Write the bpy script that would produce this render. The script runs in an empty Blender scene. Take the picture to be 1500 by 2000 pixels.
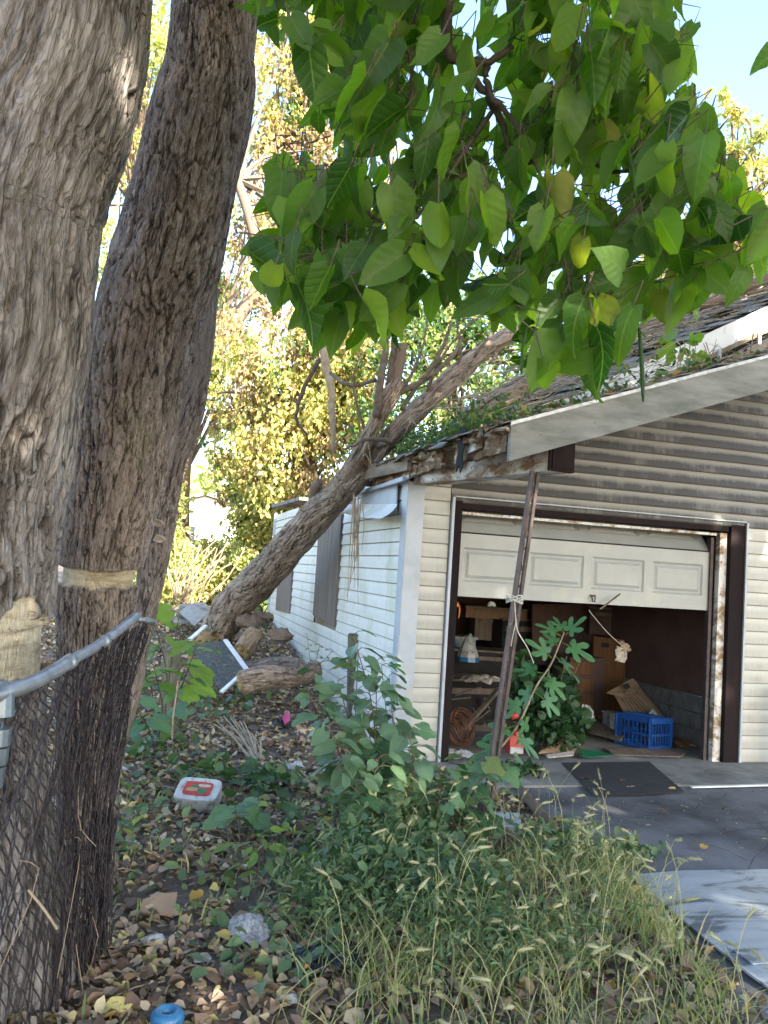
import bpy, math, random
import numpy as np
from mathutils import Vector, Matrix
rnd = random.Random(7)
RS = np.random.RandomState(11)
SC = bpy.context.scene
COL = SC.collection

# ------------------------------------------------------------------ camera
F = 1640.0; SL = 0.064; CAMZ = 1.52
def _basis():
    Yc = np.array([-450, -85., -F]); p2 = np.array([750, -(85 + SL * 1200), -F])
    Z = np.cross(p2, Yc); Z /= np.linalg.norm(Z)
    if Z[1] < 0: Z = -Z
    Y = Yc / np.linalg.norm(Yc); X = np.cross(Y, Z)
    return np.array([X, Y, Z])
RW = _basis(); CW = np.array([0, 0, CAMZ])
cam = bpy.data.cameras.new('camera'); co = bpy.data.objects.new('camera', cam); COL.objects.link(co)
M4 = Matrix([list(RW[0]) + [0], list(RW[1]) + [0], list(RW[2]) + [0], [0, 0, 0, 1]])
co.matrix_world = Matrix.Translation((0, 0, CAMZ)) @ M4
cam.sensor_fit = 'VERTICAL'; cam.sensor_height = 36; cam.lens = F / 2000 * 36
cam.clip_end = 900; cam.clip_start = 0.05
cam.dof.use_dof = True; cam.dof.focus_distance = 6.0; cam.dof.aperture_fstop = 9.0
SC.camera = co

# ------------------------------------------------------------------ light
SUN = Vector((0.25, -0.80, 0.54)).normalized()
world = bpy.data.worlds.new('World'); SC.world = world; world.use_nodes = True
wn = world.node_tree; bg = wn.nodes['Background']
sky = wn.nodes.new('ShaderNodeTexSky'); sky.sky_type = 'NISHITA'; sky.sun_disc = False
sky.sun_elevation = math.asin(SUN.z); sky.sun_rotation = math.atan2(SUN.x, SUN.y)
sky.air_density = 1.0; sky.dust_density = 1.6; sky.ozone_density = 1.2
wn.links.new(sky.outputs[0], bg.inputs[0]); bg.inputs[1].default_value = 0.14
sl = bpy.data.lights.new('sun', 'SUN'); sl.energy = 5.0; sl.angle = math.radians(0.53); sl.color = (1, 0.90, 0.74)
so = bpy.data.objects.new('sun', sl); COL.objects.link(so)
so.rotation_euler = SUN.to_track_quat('Z', 'Y').to_euler(); so.location = (6, -8, 12)
vs = SC.view_settings; vs.view_transform = 'Standard'; vs.look = 'None'; vs.gamma = 1; vs.use_curve_mapping = False
vs.exposure = 2.45; vs.use_white_balance = True; vs.white_balance_temperature = 6550; vs.white_balance_tint = 8
SC.render.engine = 'CYCLES'
SC.cycles.max_bounces = 8; SC.cycles.transparent_max_bounces = 12

# ------------------------------------------------------------------ projection helpers (photo pixel -> world point)
def ray(px, py): return RW @ np.array([px - 750, 1000 - py, -F]) / F
def P(px, py, X=None, Y=None, Z=None, d=None):
    r = ray(px, py)
    if d is not None: t = d
    elif Y is not None: t = Y / r[1]
    elif X is not None: t = X / r[0]
    else: t = (Z - CAMZ) / r[2]
    return CW + r * t
def sm(x): x = np.clip(x, 0, 1); return x * x * (3 - 2 * x)

# ------------------------------------------------------------------ numpy noise
def _h(ix, iy, iz, s=0):
    h = (ix * 374761393 + iy * 668265263 + iz * 2147483647 + s * 1274126177) & 0xffffffff
    h = ((h ^ (h >> 13)) * 1274126177) & 0xffffffff
    h = (h ^ (h >> 16)) & 0xffffffff
    return h / 4294967295.0
def vn(x, y, z=0.0, s=0):
    x = np.asarray(x, float); y = np.asarray(y, float) + 0 * x; z = np.asarray(z, float) + 0 * x
    ix = np.floor(x).astype(np.int64); iy = np.floor(y).astype(np.int64); iz = np.floor(z).astype(np.int64)
    fx = x - ix; fy = y - iy; fz = z - iz
    fx = fx * fx * (3 - 2 * fx); fy = fy * fy * (3 - 2 * fy); fz = fz * fz * (3 - 2 * fz)
    r = 0
    for a in (0, 1):
        for b in (0, 1):
            for c in (0, 1):
                w = (fx if a else 1 - fx) * (fy if b else 1 - fy) * (fz if c else 1 - fz)
                r = r + w * _h(ix + a, iy + b, iz + c, s)
    return r
def fbm(x, y, z=0.0, o=4, s=0):
    r = 0; a = 0.5; n = 0
    for k in range(o):
        r = r + a * vn(np.asarray(x) * 2 ** k, np.asarray(y) * 2 ** k, np.asarray(z) * 2 ** k, s + k); n += a; a *= .5
    return r / n
def voro(x, y, per=None, s=0):
    ix = np.floor(x).astype(np.int64); iy = np.floor(y).astype(np.int64)
    f1 = np.full(x.shape, 9.); f2 = np.full(x.shape, 9.); cid = np.zeros(x.shape)
    for a in (-1, 0, 1):
        for b in (-1, 0, 1):
            cx = ix + a; cy = iy + b
            wx = cx % per if per else cx
            jx = _h(wx, cy, 0 * cx, s); jy = _h(wx, cy, 0 * cx + 7, s)
            d = np.hypot(cx + .1 + .8 * jx - x, cy + .1 + .8 * jy - y)
            nw = d < f1
            f2 = np.where(nw, f1, np.minimum(f2, d)); cid = np.where(nw, _h(wx, cy, 0 * cx + 3, s), cid); f1 = np.minimum(f1, d)
    return f1, f2, cid

def gz(X, Y):
    X = np.asarray(X, float); Y = np.asarray(Y, float)
    m = .60 * sm((Y - 6.5) / 8) * sm((1.95 - X) / .03)
    m = m + .10 * sm((0.2 - X) / 1.2) * sm((12 - Y) / 4)
    far = sm((Y - 15) / 5) * .6 * sm((X - 1.94) / .03)
    bump = (fbm(X * 1.3, Y * 1.3, 0, 3, 5) - .5) * .10 * sm((2.35 - X) / .5)
    rub = (fbm(X * 7, Y * 7, 0, 2, 9) - .5) * .03 * sm((2.35 - X) / .3)
    return m + far + bump + rub - .035 * sm((X - 2.25) / .3) * sm((9 - Y) / 1)
def gzs(x, y): return float(gz(x, y))
def G(px, py):
    "point where the ray meets the ground"
    p = P(px, py, Z=0)
    for _ in range(12):
        p = P(px, py, Z=gzs(p[0], p[1]))
    return p

# ------------------------------------------------------------------ materials
def new_mat(name):
    m = bpy.data.materials.new(name); m.use_nodes = True
    nt = m.node_tree; b = nt.nodes['Principled BSDF']
    return m, nt, b
def L(nt, a, b): nt.links.new(a, b)
def ramp(nt, fac, stops):
    r = nt.nodes.new('ShaderNodeValToRGB'); e = r.color_ramp.elements
    while len(e) > 1: e.remove(e[-1])
    for i, (p, c) in enumerate(stops):
        el = e[0] if i == 0 else e.new(p)
        el.position = p; el.color = tuple(c) + (1,)
    L(nt, fac, r.inputs[0]); return r.outputs[0]
def noise(nt, vec, scale, detail=5, rough=.6, dist=0):
    n = nt.nodes.new('ShaderNodeTexNoise'); n.inputs['Scale'].default_value = scale
    n.inputs['Detail'].default_value = detail; n.inputs['Roughness'].default_value = rough; n.inputs['Distortion'].default_value = dist
    L(nt, vec, n.inputs['Vector']); return n.outputs['Fac']
def coord(nt, kind='world', stretch=(1, 1, 1)):
    if kind == 'world': o = nt.nodes.new('ShaderNodeNewGeometry').outputs['Position']
    else: o = nt.nodes.new('ShaderNodeTexCoord').outputs['Object']
    mp = nt.nodes.new('ShaderNodeMapping'); mp.inputs['Scale'].default_value = stretch
    L(nt, o, mp.inputs[0]); return mp.outputs[0]
def mth(nt, op, a, b=None, clamp=False):
    n = nt.nodes.new('ShaderNodeMath'); n.operation = op; n.use_clamp = clamp
    for i, v in enumerate((a, b)):
        if v is None: continue
        if isinstance(v, (int, float)): n.inputs[i].default_value = v
        else: L(nt, v, n.inputs[i])
    return n.outputs[0]
def mixc(nt, fac, a, b, bt='MIX'):
    n = nt.nodes.new('ShaderNodeMix'); n.data_type = 'RGBA'; n.blend_type = bt
    for i, v in ((0, fac), (6, a), (7, b)):
        if isinstance(v, (int, float)): n.inputs[i].default_value = v
        elif isinstance(v, tuple): n.inputs[i].default_value = v + (1,) if len(v) == 3 else v
        else: L(nt, v, n.inputs[i])
    return n.outputs[2]
def bump(nt, b, h, strength=.4, dist=.01):
    n = nt.nodes.new('ShaderNodeBump'); n.inputs['Strength'].default_value = strength; n.inputs['Distance'].default_value = dist
    L(nt, h, n.inputs['Height']); L(nt, n.outputs[0], b.inputs['Normal'])
def attr(nt, name):
    a = nt.nodes.new('ShaderNodeAttribute'); a.attribute_name = name; return a.outputs['Fac']
def nmat(name, stops, scale=8, rough=.8, bstr=.3, bdist=.01, stretch=(1, 1, 1), kind='world', detail=6, spots=None, metal=0, dist=0):
    m, nt, b = new_mat(name)
    v = coord(nt, kind, stretch); n = noise(nt, v, scale, detail, .62, dist)
    c = ramp(nt, n, stops)
    if spots:
        sc, lo, hi, colr = spots
        s = noise(nt, coord(nt, kind), sc, 5, .65)
        f = ramp(nt, s, [(lo, (0, 0, 0)), (hi, (1, 1, 1))]); c = mixc(nt, f, c, colr)
    L(nt, c, b.inputs['Base Color']); b.inputs['Roughness'].default_value = rough; b.inputs['Metallic'].default_value = metal
    n2 = noise(nt, v, scale * 3.1, 5, .6); bump(nt, b, mth(nt, 'ADD', n, n2), bstr, bdist)
    return m
def plain(name, c, rough=.6, v=.15, scale=14, metal=0, bstr=.1):
    lo = tuple(x * (1 - v * 1.6) for x in c); hi = tuple(min(1, x * (1 + v)) for x in c)
    return nmat(name, [(.3, lo), (.7, hi)], scale, rough, bstr, .004, metal=metal)
def island_rnd(nt):
    g = nt.nodes.new('ShaderNodeNewGeometry').outputs['Random Per Island']
    o = nt.nodes.new('ShaderNodeObjectInfo').outputs['Random']
    return mth(nt, 'FRACT', mth(nt, 'ADD', g, o))
def leaf_mat(name, stops, trans=.35, rough=.45, back=None, vein=False, tcol=(1.5, 1.6, .5), spec=.4):
    m, nt, b = new_mat(name)
    r = island_rnd(nt); c = ramp(nt, r, stops)
    n = noise(nt, coord(nt), 9, 4)
    c = mixc(nt, .35, c, ramp(nt, n, [(.3, (.45, .5, .45)), (.7, (1.25, 1.2, 1.1))]), 'MULTIPLY')
    if vein:
        uv = nt.nodes.new('ShaderNodeUVMap'); sp = nt.nodes.new('ShaderNodeSeparateXYZ'); L(nt, uv.outputs[0], sp.inputs[0])
        ax = mth(nt, 'ABSOLUTE', mth(nt, 'SUBTRACT', sp.outputs[0], .5))
        side = mth(nt, 'SUBTRACT', sp.outputs[1], mth(nt, 'MULTIPLY', ax, .9))
        w = mth(nt, 'ABSOLUTE', mth(nt, 'SUBTRACT', mth(nt, 'FRACT', mth(nt, 'MULTIPLY', side, 6.0)), .5))
        sv = mth(nt, 'LESS_THAN', w, .05)
        mid = mth(nt, 'LESS_THAN', ax, .014)
        vf = mth(nt, 'MAXIMUM', mth(nt, 'MULTIPLY', sv, .35), mth(nt, 'MULTIPLY', mid, .8))
        c = mixc(nt, vf, c, (.16, .24, .06))
        bump(nt, b, mth(nt, 'ADD', mth(nt, 'MULTIPLY', w, 1.0), mth(nt, 'MULTIPLY', n, .5)), .35, .006)
        bl = noise(nt, coord(nt), 30, 3)
        c = mixc(nt, ramp(nt, bl, [(.70, (0, 0, 0)), (.76, (.7, .7, .7))]), c, (.16, .12, .04))
    if back:
        g = nt.nodes.new('ShaderNodeNewGeometry'); c = mixc(nt, g.outputs['Backfacing'], c, mixc(nt, .5, c, back))
    L(nt, c, b.inputs['Base Color']); b.inputs['Roughness'].default_value = rough
    b.inputs['Specular IOR Level'].default_value = spec
    tr = nt.nodes.new('ShaderNodeBsdfTranslucent'); L(nt, mixc(nt, 1.0, c, tcol, 'MULTIPLY'), tr.inputs[0])
    mx = nt.nodes.new('ShaderNodeMixShader'); mx.inputs[0].default_value = trans
    L(nt, b.outputs[0], mx.inputs[1]); L(nt, tr.outputs[0], mx.inputs[2])
    L(nt, mx.outputs[0], nt.nodes['Material Output'].inputs[0])
    return m

def siding_mat(name, base, dirt_shade, amount, algae=0.0):
    m, nt, b = new_mat(name)
    w = coord(nt, 'world', (1, 1, 1)); ob = nt.nodes.new('ShaderNodeTexCoord').outputs['Object']
    sp = nt.nodes.new('ShaderNodeSeparateXYZ'); L(nt, ob, sp.inputs[0])
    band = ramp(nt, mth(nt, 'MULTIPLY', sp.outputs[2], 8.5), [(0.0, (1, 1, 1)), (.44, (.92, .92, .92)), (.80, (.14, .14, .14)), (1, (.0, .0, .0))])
    big = noise(nt, w, 1.6, 4, .6); streak = noise(nt, coord(nt, 'world', (40, 40, 2.0)), 1.0, 4, .65)
    med = noise(nt, coord(nt, 'world', (5, 5, 9)), 1.0, 4, .6)
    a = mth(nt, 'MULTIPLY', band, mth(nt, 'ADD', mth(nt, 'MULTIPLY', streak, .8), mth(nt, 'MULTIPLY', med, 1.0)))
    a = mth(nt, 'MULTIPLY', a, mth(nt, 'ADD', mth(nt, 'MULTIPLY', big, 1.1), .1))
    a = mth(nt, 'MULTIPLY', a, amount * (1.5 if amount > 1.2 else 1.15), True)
    if amount > 1.2:   # mildew plus painted-in overhang shade, darker towards the ridge
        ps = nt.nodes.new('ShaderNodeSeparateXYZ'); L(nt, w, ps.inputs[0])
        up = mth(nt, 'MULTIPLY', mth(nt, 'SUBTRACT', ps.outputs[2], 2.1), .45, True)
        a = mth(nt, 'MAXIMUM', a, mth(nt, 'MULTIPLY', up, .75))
    c = mixc(nt, .5, base, ramp(nt, noise(nt, coord(nt, 'world', (3, 3, 6)), 1.3, 5), [(.3, tuple(x * .78 for x in base)), (.75, base)]))
    c = mixc(nt, a, c, dirt_shade)
    if algae:
        al = ramp(nt, noise(nt, coord(nt, 'world', (1, 1.3, .7)), 1.7, 5, .6), [(.48, (0, 0, 0)), (.75, (algae,) * 3)])
        c = mixc(nt, al, c, (.30, .33, .16))
        rs = ramp(nt, noise(nt, coord(nt, 'world', (9, 9, 1)), 1.0, 4, .6), [(.6, (0, 0, 0)), (.8, (.3, .3, .3))])
        c = mixc(nt, rs, c, (.42, .34, .24))
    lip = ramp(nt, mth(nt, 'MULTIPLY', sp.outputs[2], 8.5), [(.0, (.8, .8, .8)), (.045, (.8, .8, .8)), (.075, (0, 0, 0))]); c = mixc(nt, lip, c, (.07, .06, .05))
    L(nt, c, b.inputs['Base Color']); b.inputs['Roughness'].default_value = .5
    bump(nt, b, noise(nt, coord(nt, 'world', (2, 2, 20)), 14, 4), .12, .004)
    return m

def bark_mat(name, stops, crackc, barec=(.52, .40, .22), sc=5.0, fr=22):
    m, nt, b = new_mat(name)
    cb_ = nt.nodes.new('ShaderNodeCombineXYZ')
    for i_, k_ in enumerate(('bx', 'by', 'bs')): L(nt, attr(nt, k_), cb_.inputs[i_])
    def bc(z):
        mp = nt.nodes.new('ShaderNodeMapping'); mp.inputs['Scale'].default_value = (1, 1, z); L(nt, cb_.outputs[0], mp.inputs[0]); return mp.outputs[0]
    v = bc(.4); n = noise(nt, v, sc, 8, .68)
    def ridge(scale, z, lo, hi, det=3, dist=.0):
        q = noise(nt, bc(z), scale, det, .55, dist)
        return ramp(nt, mth(nt, 'ABSOLUTE', mth(nt, 'SUBTRACT', q, .5)), [(lo, (1, 1, 1)), (hi, (0, 0, 0))])
    k1 = ridge(fr, .13, .004, .030, 3, .3); k2 = ridge(fr * 2.2, .16, .004, .045, 3, .2); k3 = ridge(fr * 5, .22, .0, .08, 2)
    gt = ramp(nt, noise(nt, bc(.5), 6, 3), [(.38, (.15, .15, .15)), (.62, (1, 1, 1))])
    kk = mth(nt, 'MULTIPLY', gt, mth(nt, 'MAXIMUM', k1, mth(nt, 'MULTIPLY', k2, .6)))
    kk = mth(nt, 'MULTIPLY', kk, mth(nt, 'SUBTRACT', 1.0, attr(nt, 'bare')))
    c = ramp(nt, n, stops)
    t = attr(nt, 'tone'); c = mixc(nt, .75, c, ramp(nt, t, [(0, (.42, .36, .33)), (.5, (1, .96, .93)), (1, (1.5, 1.46, 1.42))]), 'MULTIPLY')
    c = mixc(nt, mth(nt, 'MULTIPLY', attr(nt, 'crack'), .8), c, crackc)
    c = mixc(nt, mth(nt, 'MULTIPLY', kk, .85), c, crackc); c = mixc(nt, mth(nt, 'MULTIPLY', k3, .22), c, crackc)
    rd = ramp(nt, noise(nt, coord(nt, 'world', (1.4, 1.4, .35)), 3.2, 5), [(.58, (0, 0, 0)), (.76, (.25, .25, .25))])
    c = mixc(nt, rd, c, (.20, .115, .075))
    gr = ramp(nt, noise(nt, coord(nt, 'world', (1, 1, .6)), 2.1, 6), [(.56, (0, 0, 0)), (.74, (.3, .3, .3))])
    c = mixc(nt, gr, c, (.19, .20, .13))
    bw = ramp(nt, noise(nt, coord(nt, 'world', (3, 3, 14)), 3, 6), [(.25, (barec[0] * .5, barec[1] * .45, barec[2] * .38)), (.5, barec), (.75, tuple(min(1, x * 1.35) for x in barec))])
    c = mixc(nt, attr(nt, 'bare'), c, bw)
    L(nt, c, b.inputs['Base Color']); b.inputs['Roughness'].default_value = .92; b.inputs['Specular IOR Level'].default_value = .2
    n2 = noise(nt, bc(.25), 60, 7, .7); hh_ = mth(nt, 'SUBTRACT', mth(nt, 'ADD', n2, mth(nt, 'MULTIPLY', n, .6)), mth(nt, 'ADD', mth(nt, 'MULTIPLY', kk, 1.6), mth(nt, 'MULTIPLY', k3, .5))); bump(nt, b, hh_, .8, .016)
    return m

M = {}
M['bark_big'] = bark_mat('bark_pale', [(.25, (.15, .138, .135)), (.5, (.27, .255, .25)), (.75, (.42, .405, .40))], (.030, .023, .020), (.58, .51, .38), 4.5, 15)
M['bark_mid'] = bark_mat('bark_brown', [(.25, (.18, .148, .132)), (.5, (.33, .28, .252)), (.75, (.47, .42, .39))], (.020, .014, .012), (.50, .42, .29), 7, 30)
M['bark_dead'] = bark_mat('bark_weathered', [(.25, (.25, .19, .145)), (.5, (.46, .365, .285)), (.75, (.62, .54, .45))], (.035, .024, .018), (.50, .33, .13), 6, 20)
M['twig'] = nmat('twig', [(.3, (.07, .05, .035)), (.7, (.19, .145, .105))], 20, .9)
M['dryтwig'] = None; del M['dryтwig']
M['dry'] = nmat('dry_stick', [(.3, (.22, .16, .10)), (.7, (.42, .34, .24))], 14, .9)
M['limb'] = nmat('limb_dark', [(.3, (.045, .032, .024)), (.7, (.12, .09, .065))], 25, .85)
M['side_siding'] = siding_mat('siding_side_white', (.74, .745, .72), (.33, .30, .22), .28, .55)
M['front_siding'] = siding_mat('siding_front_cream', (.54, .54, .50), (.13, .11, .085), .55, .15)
M['gable_siding'] = siding_mat('siding_gable_mildew_shade', (.31, .305, .28), (.015, .013, .013), 1.25)  # mildewed, with the porch overhang's shade also put into the colours
M['white_trim'] = nmat('white_trim', [(.3, (.33, .37, .42)), (.6, (.42, .46, .52))], 5, .5, .1, .004, spots=(7, .55, .75, (.45, .44, .38)))
M['brown_trim'] = nmat('brown_trim', [(.3, (.008, .005, .006)), (.7, (.020, .011, .012))], 9, .75, .3, .004, (1, 1, .1))
M['brown_trim'].node_tree.nodes['Principled BSDF'].inputs['Specular IOR Level'].default_value = .15
M['peel'] = nmat('peeling_paint', [(.42, (.25, .165, .10)), (.49, (.50, .45, .40)), (.56, (.68, .67, .66))], 7, .75, .6, .008, (1, .6, 1.4), spots=(22, .60, .66, (.22, .13, .075)), dist=.6)
M['rot'] = nmat('rotten_wood', [(.3, (.055, .030, .016)), (.5, (.20, .115, .055)), (.62, (.42, .36, .27)), (.75, (.60, .58, .50))], 9, .9, .8, .015, (1, .5, 1.5), dist=.8)
M['rake'] = nmat('rake_board_grey', [(.3, (.13, .145, .14)), (.5, (.22, .235, .235)), (.75, (.32, .335, .345))], 4.2, .8, .5, .006, (.7, 1, 3), spots=(17, .66, .72, (.13, .13, .11)))
M['door'] = nmat('garage_door_paint', [(.3, (.27, .285, .28)), (.7, (.35, .365, .36))], 2.2, .45, .1, .004, spots=(3.2, .56, .8, (.42, .41, .34)))
M['door_top'] = M['door']
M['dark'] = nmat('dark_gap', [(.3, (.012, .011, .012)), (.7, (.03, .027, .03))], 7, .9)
M['shingle'] = nmat('shingle_weathered', [(.3, (.14, .135, .13)), (.7, (.32, .305, .29))], 12, .95, .6, .006, spots=(5, .5, .65, (.09, .10, .045)))
M['sheath'] = nmat('roof_board', [(.3, (.12, .09, .06)), (.7, (.33, .27, .20))], 9, .9, .5, .006, (1, .2, 1))
M['flash'] = nmat('white_flashing', [(.3, (.62, .64, .66)), (.7, (.78, .79, .80))], 3, .5, .15, .004, spots=(9, .58, .75, (.45, .43, .40)))
M['ply'] = nmat('weathered_plywood', [(.3, (.115, .088, .072)), (.7, (.24, .195, .165))], 6, .85, .4, .004, (4, 4, .25))
M['soil'] = nmat('soil', [(.3, (.06, .046, .037)), (.5, (.125, .098, .078)), (.75, (.22, .18, .145))], 6, .95, .9, .03)
M['asphalt'] = nmat('asphalt', [(.3, (.10, .10, .112)), (.7, (.20, .20, .215))], 1.7, .82, .5, .006, spots=(.9, .48, .7, (.036, .036, .04)), detail=12)
M['concrete'] = nmat('concrete', [(.3, (.17, .17, .165)), (.7, (.30, .295, .28))], 4, .9, .4, .006, spots=(1.6, .52, .72, (.11, .105, .095)), detail=10)
M['mat'] = nmat('tar_patch', [(.3, (.020, .020, .024)), (.7, (.042, .042, .048))], 12, .9, .5, .006)
M['sheet'] = nmat('wet_white_sheet', [(.42, (.12, .14, .165)), (.48, (.33, .37, .41)), (.7, (.44, .48, .52))], 2.2, .28, .2, .01, (.8, 2.6, 1), spots=(12, .66, .75, (.24, .22, .17)), dist=1.2)
M['galv'] = plain('galvanised_steel', (.33, .35, .38), .42, .25, 18, .6, .2)
M['galv_blue'] = plain('galvanised_fitting', (.17, .21, .25), .38, .25, 12, .55, .2)
M['wire'] = nmat('rusty_wire', [(.3, (.016, .012, .015)), (.7, (.060, .047, .052))], 25, .6, metal=.3)
M['postwood'] = nmat('mossy_post', [(.3, (.055, .055, .035)), (.7, (.17, .165, .12))], 7, .95, .7, .01, (3, 3, .5))
M['alu'] = plain('white_aluminium', (.70, .73, .75), .4, .1)
M['rust'] = nmat('rust_brown_paint', [(.3, (.032, .022, .024)), (.7, (.085, .058, .06))], 14, .6, spots=(30, .6, .7, (.25, .15, .09)))
M['string'] = plain('white_string', (.6, .58, .52), .9)
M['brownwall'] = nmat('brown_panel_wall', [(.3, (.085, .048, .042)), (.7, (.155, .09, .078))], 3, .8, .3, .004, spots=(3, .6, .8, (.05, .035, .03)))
M['block'] = nmat('concrete_block', [(.3, (.10, .10, .10)), (.7, (.22, .215, .205))], 9, .95, .6, .006)
M['woodgrain'] = nmat('brown_woodgrain', [(.3, (.10, .040, .014)), (.7, (.25, .115, .045))], 5, .5, .2, .003, (9, 9, .4))
M['card'] = nmat('cardboard', [(.3, (.27, .17, .10)), (.7, (.44, .30, .19))], 4, .9, .3, .004, spots=(6, .6, .7, (.16, .10, .06)))
M['char'] = plain('charred_felt', (.006, .006, .007), .95)
M['ink'] = plain('black_ink', (.02, .02, .02), .7)
M['blue'] = plain('blue_plastic', (.012, .075, .30), .38, .2, 10)
M['cyan'] = plain('pale_blue_plastic', (.035, .17, .36), .35, .15, 10)
M['bluew'] = plain('blue_white_plastic', (.30, .42, .55), .4, .2, 10)
M['whitep'] = nmat('dirty_white_plastic', [(.3, (.30, .33, .35)), (.7, (.52, .55, .57))], 7, .4, .2, .004, spots=(13, .50, .66, (.17, .14, .10)))
M['red'] = plain('red_plastic', (.42, .045, .04), .4, .2)
M['pink'] = plain('pink_plastic', (.7, .10, .25), .4, .2)
M['black'] = plain('black_plastic', (.010, .011, .016), .28, .2)
M['copper'] = plain('copper_coil', (.20, .085, .045), .5, .3, 30, .3)
M['green_sheet'] = plain('green_plastic', (.02, .16, .08), .45)
M['paper'] = nmat('crumpled_paper', [(.3, (.35, .30, .26)), (.7, (.62, .56, .50))], 25, .9, .8, .01)
M['film'] = nmat('clear_film', [(.3, (.36, .37, .39)), (.7, (.66, .66, .68))], 30, .22, .9, .02, spots=(14, .60, .68, (.40, .28, .12)))
M['stone'] = nmat('stone', [(.3, (.13, .11, .09)), (.7, (.33, .29, .25))], 9, .95, .7, .02)
M['orange'] = plain('orange_plastic', (.8, .25, .05), .4)
M['housew'] = plain('house_wall_cream', (.62, .60, .52), .8, .06)
M['roofd'] = plain('house_roof_grey', (.20, .19, .18), .9, .2)
M['glass'] = plain('window_dark', (.04, .05, .06), .1)
scr, snt, sb = new_mat('screen_mesh')
sb.inputs['Base Color'].default_value = (.06, .065, .065, 1); sb.inputs['Alpha'].default_value = .45; M['screen'] = scr
M['catalpa'] = leaf_mat('catalpa_leaf', [(0, (.022, .068, .014)), (.25, (.045, .115, .018)), (.6, (.105, .205, .026)), (.93, (.19, .29, .04)), (1, (.28, .27, .08))], .60, .40, (.10, .16, .07), True, (2.2, 2.4, .4), .28)
M['sapleaf'] = leaf_mat('sapling_leaf', [(0, (.06, .14, .075)), (.5, (.09, .195, .10)), (.95, (.13, .24, .11)), (1, (.2, .22, .06))], .25, .42, (.13, .20, .12), True, (1.3, 1.5, .6), .5)
M['figleaf'] = leaf_mat('fig_leaf', [(0, (.05, .15, .065)), (1, (.085, .21, .09))], .25, .45, (.14, .22, .12), False, (1.3, 1.5, .6))
M['grape'] = leaf_mat('grape_leaf', [(0, (.12, .24, .035)), (.5, (.20, .32, .05)), (1, (.09, .19, .04))], .4, .5, (.2, .28, .1), True, (1.4, 1.5, .5))
M['weed'] = leaf_mat('weed_leaf', [(0, (.07, .13, .075)), (.5, (.12, .20, .11)), (.85, (.19, .26, .14)), (1, (.34, .32, .16))], .3, .5)
M['ivy'] = leaf_mat('ground_leaf', [(0, (.04, .095, .045)), (.6, (.08, .15, .07)), (1, (.16, .23, .10))], .25, .5)
M['bushdark'] = leaf_mat('bush_dark', [(0, (.02, .06, .025)), (1, (.05, .11, .04))], .25, .5)
M['grass'] = leaf_mat('grass_blade', [(0, (.13, .19, .08)), (.4, (.23, .28, .12)), (.7, (.38, .37, .20)), (1, (.52, .47, .30))], .3, .6)
M['seed'] = leaf_mat('foxtail_head', [(0, (.30, .30, .17)), (.6, (.46, .44, .28)), (1, (.56, .52, .38))], .3, .8)
M['litter'] = leaf_mat('fallen_leaf', [(0, (.10, .066, .048)), (.3, (.24, .16, .115)), (.6, (.41, .295, .215)), (.78, (.53, .43, .32)), (.88, (.56, .48, .30)), (.94, (.60, .52, .20)), (.97, (.45, .22, .04)), (1, (.22, .28, .10))], .1, .7)
M['bg_yellow'] = leaf_mat('leaf_yellow_green', [(0, (.26, .31, .09)), (.35, (.44, .46, .16)), (.7, (.58, .55, .22)), (.9, (.66, .56, .22)), (1, (.50, .34, .16))], .45, .6, tcol=(1.2, 1.1, .5))
M['bg_lime'] = leaf_mat('leaf_lime', [(0, (.20, .28, .10)), (.5, (.36, .42, .16)), (1, (.54, .55, .22))], .4, .6, tcol=(1.2, 1.2, .5))
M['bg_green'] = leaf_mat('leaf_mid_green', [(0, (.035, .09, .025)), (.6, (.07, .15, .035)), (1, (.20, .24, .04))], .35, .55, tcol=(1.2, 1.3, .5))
M['bg_brown'] = leaf_mat('leaf_dry_brown', [(0, (.15, .09, .05)), (.5, (.34, .24, .13)), (.85, (.52, .43, .22)), (1, (.62, .55, .24))], .25, .8, tcol=(1.1, .9, .6))

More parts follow.
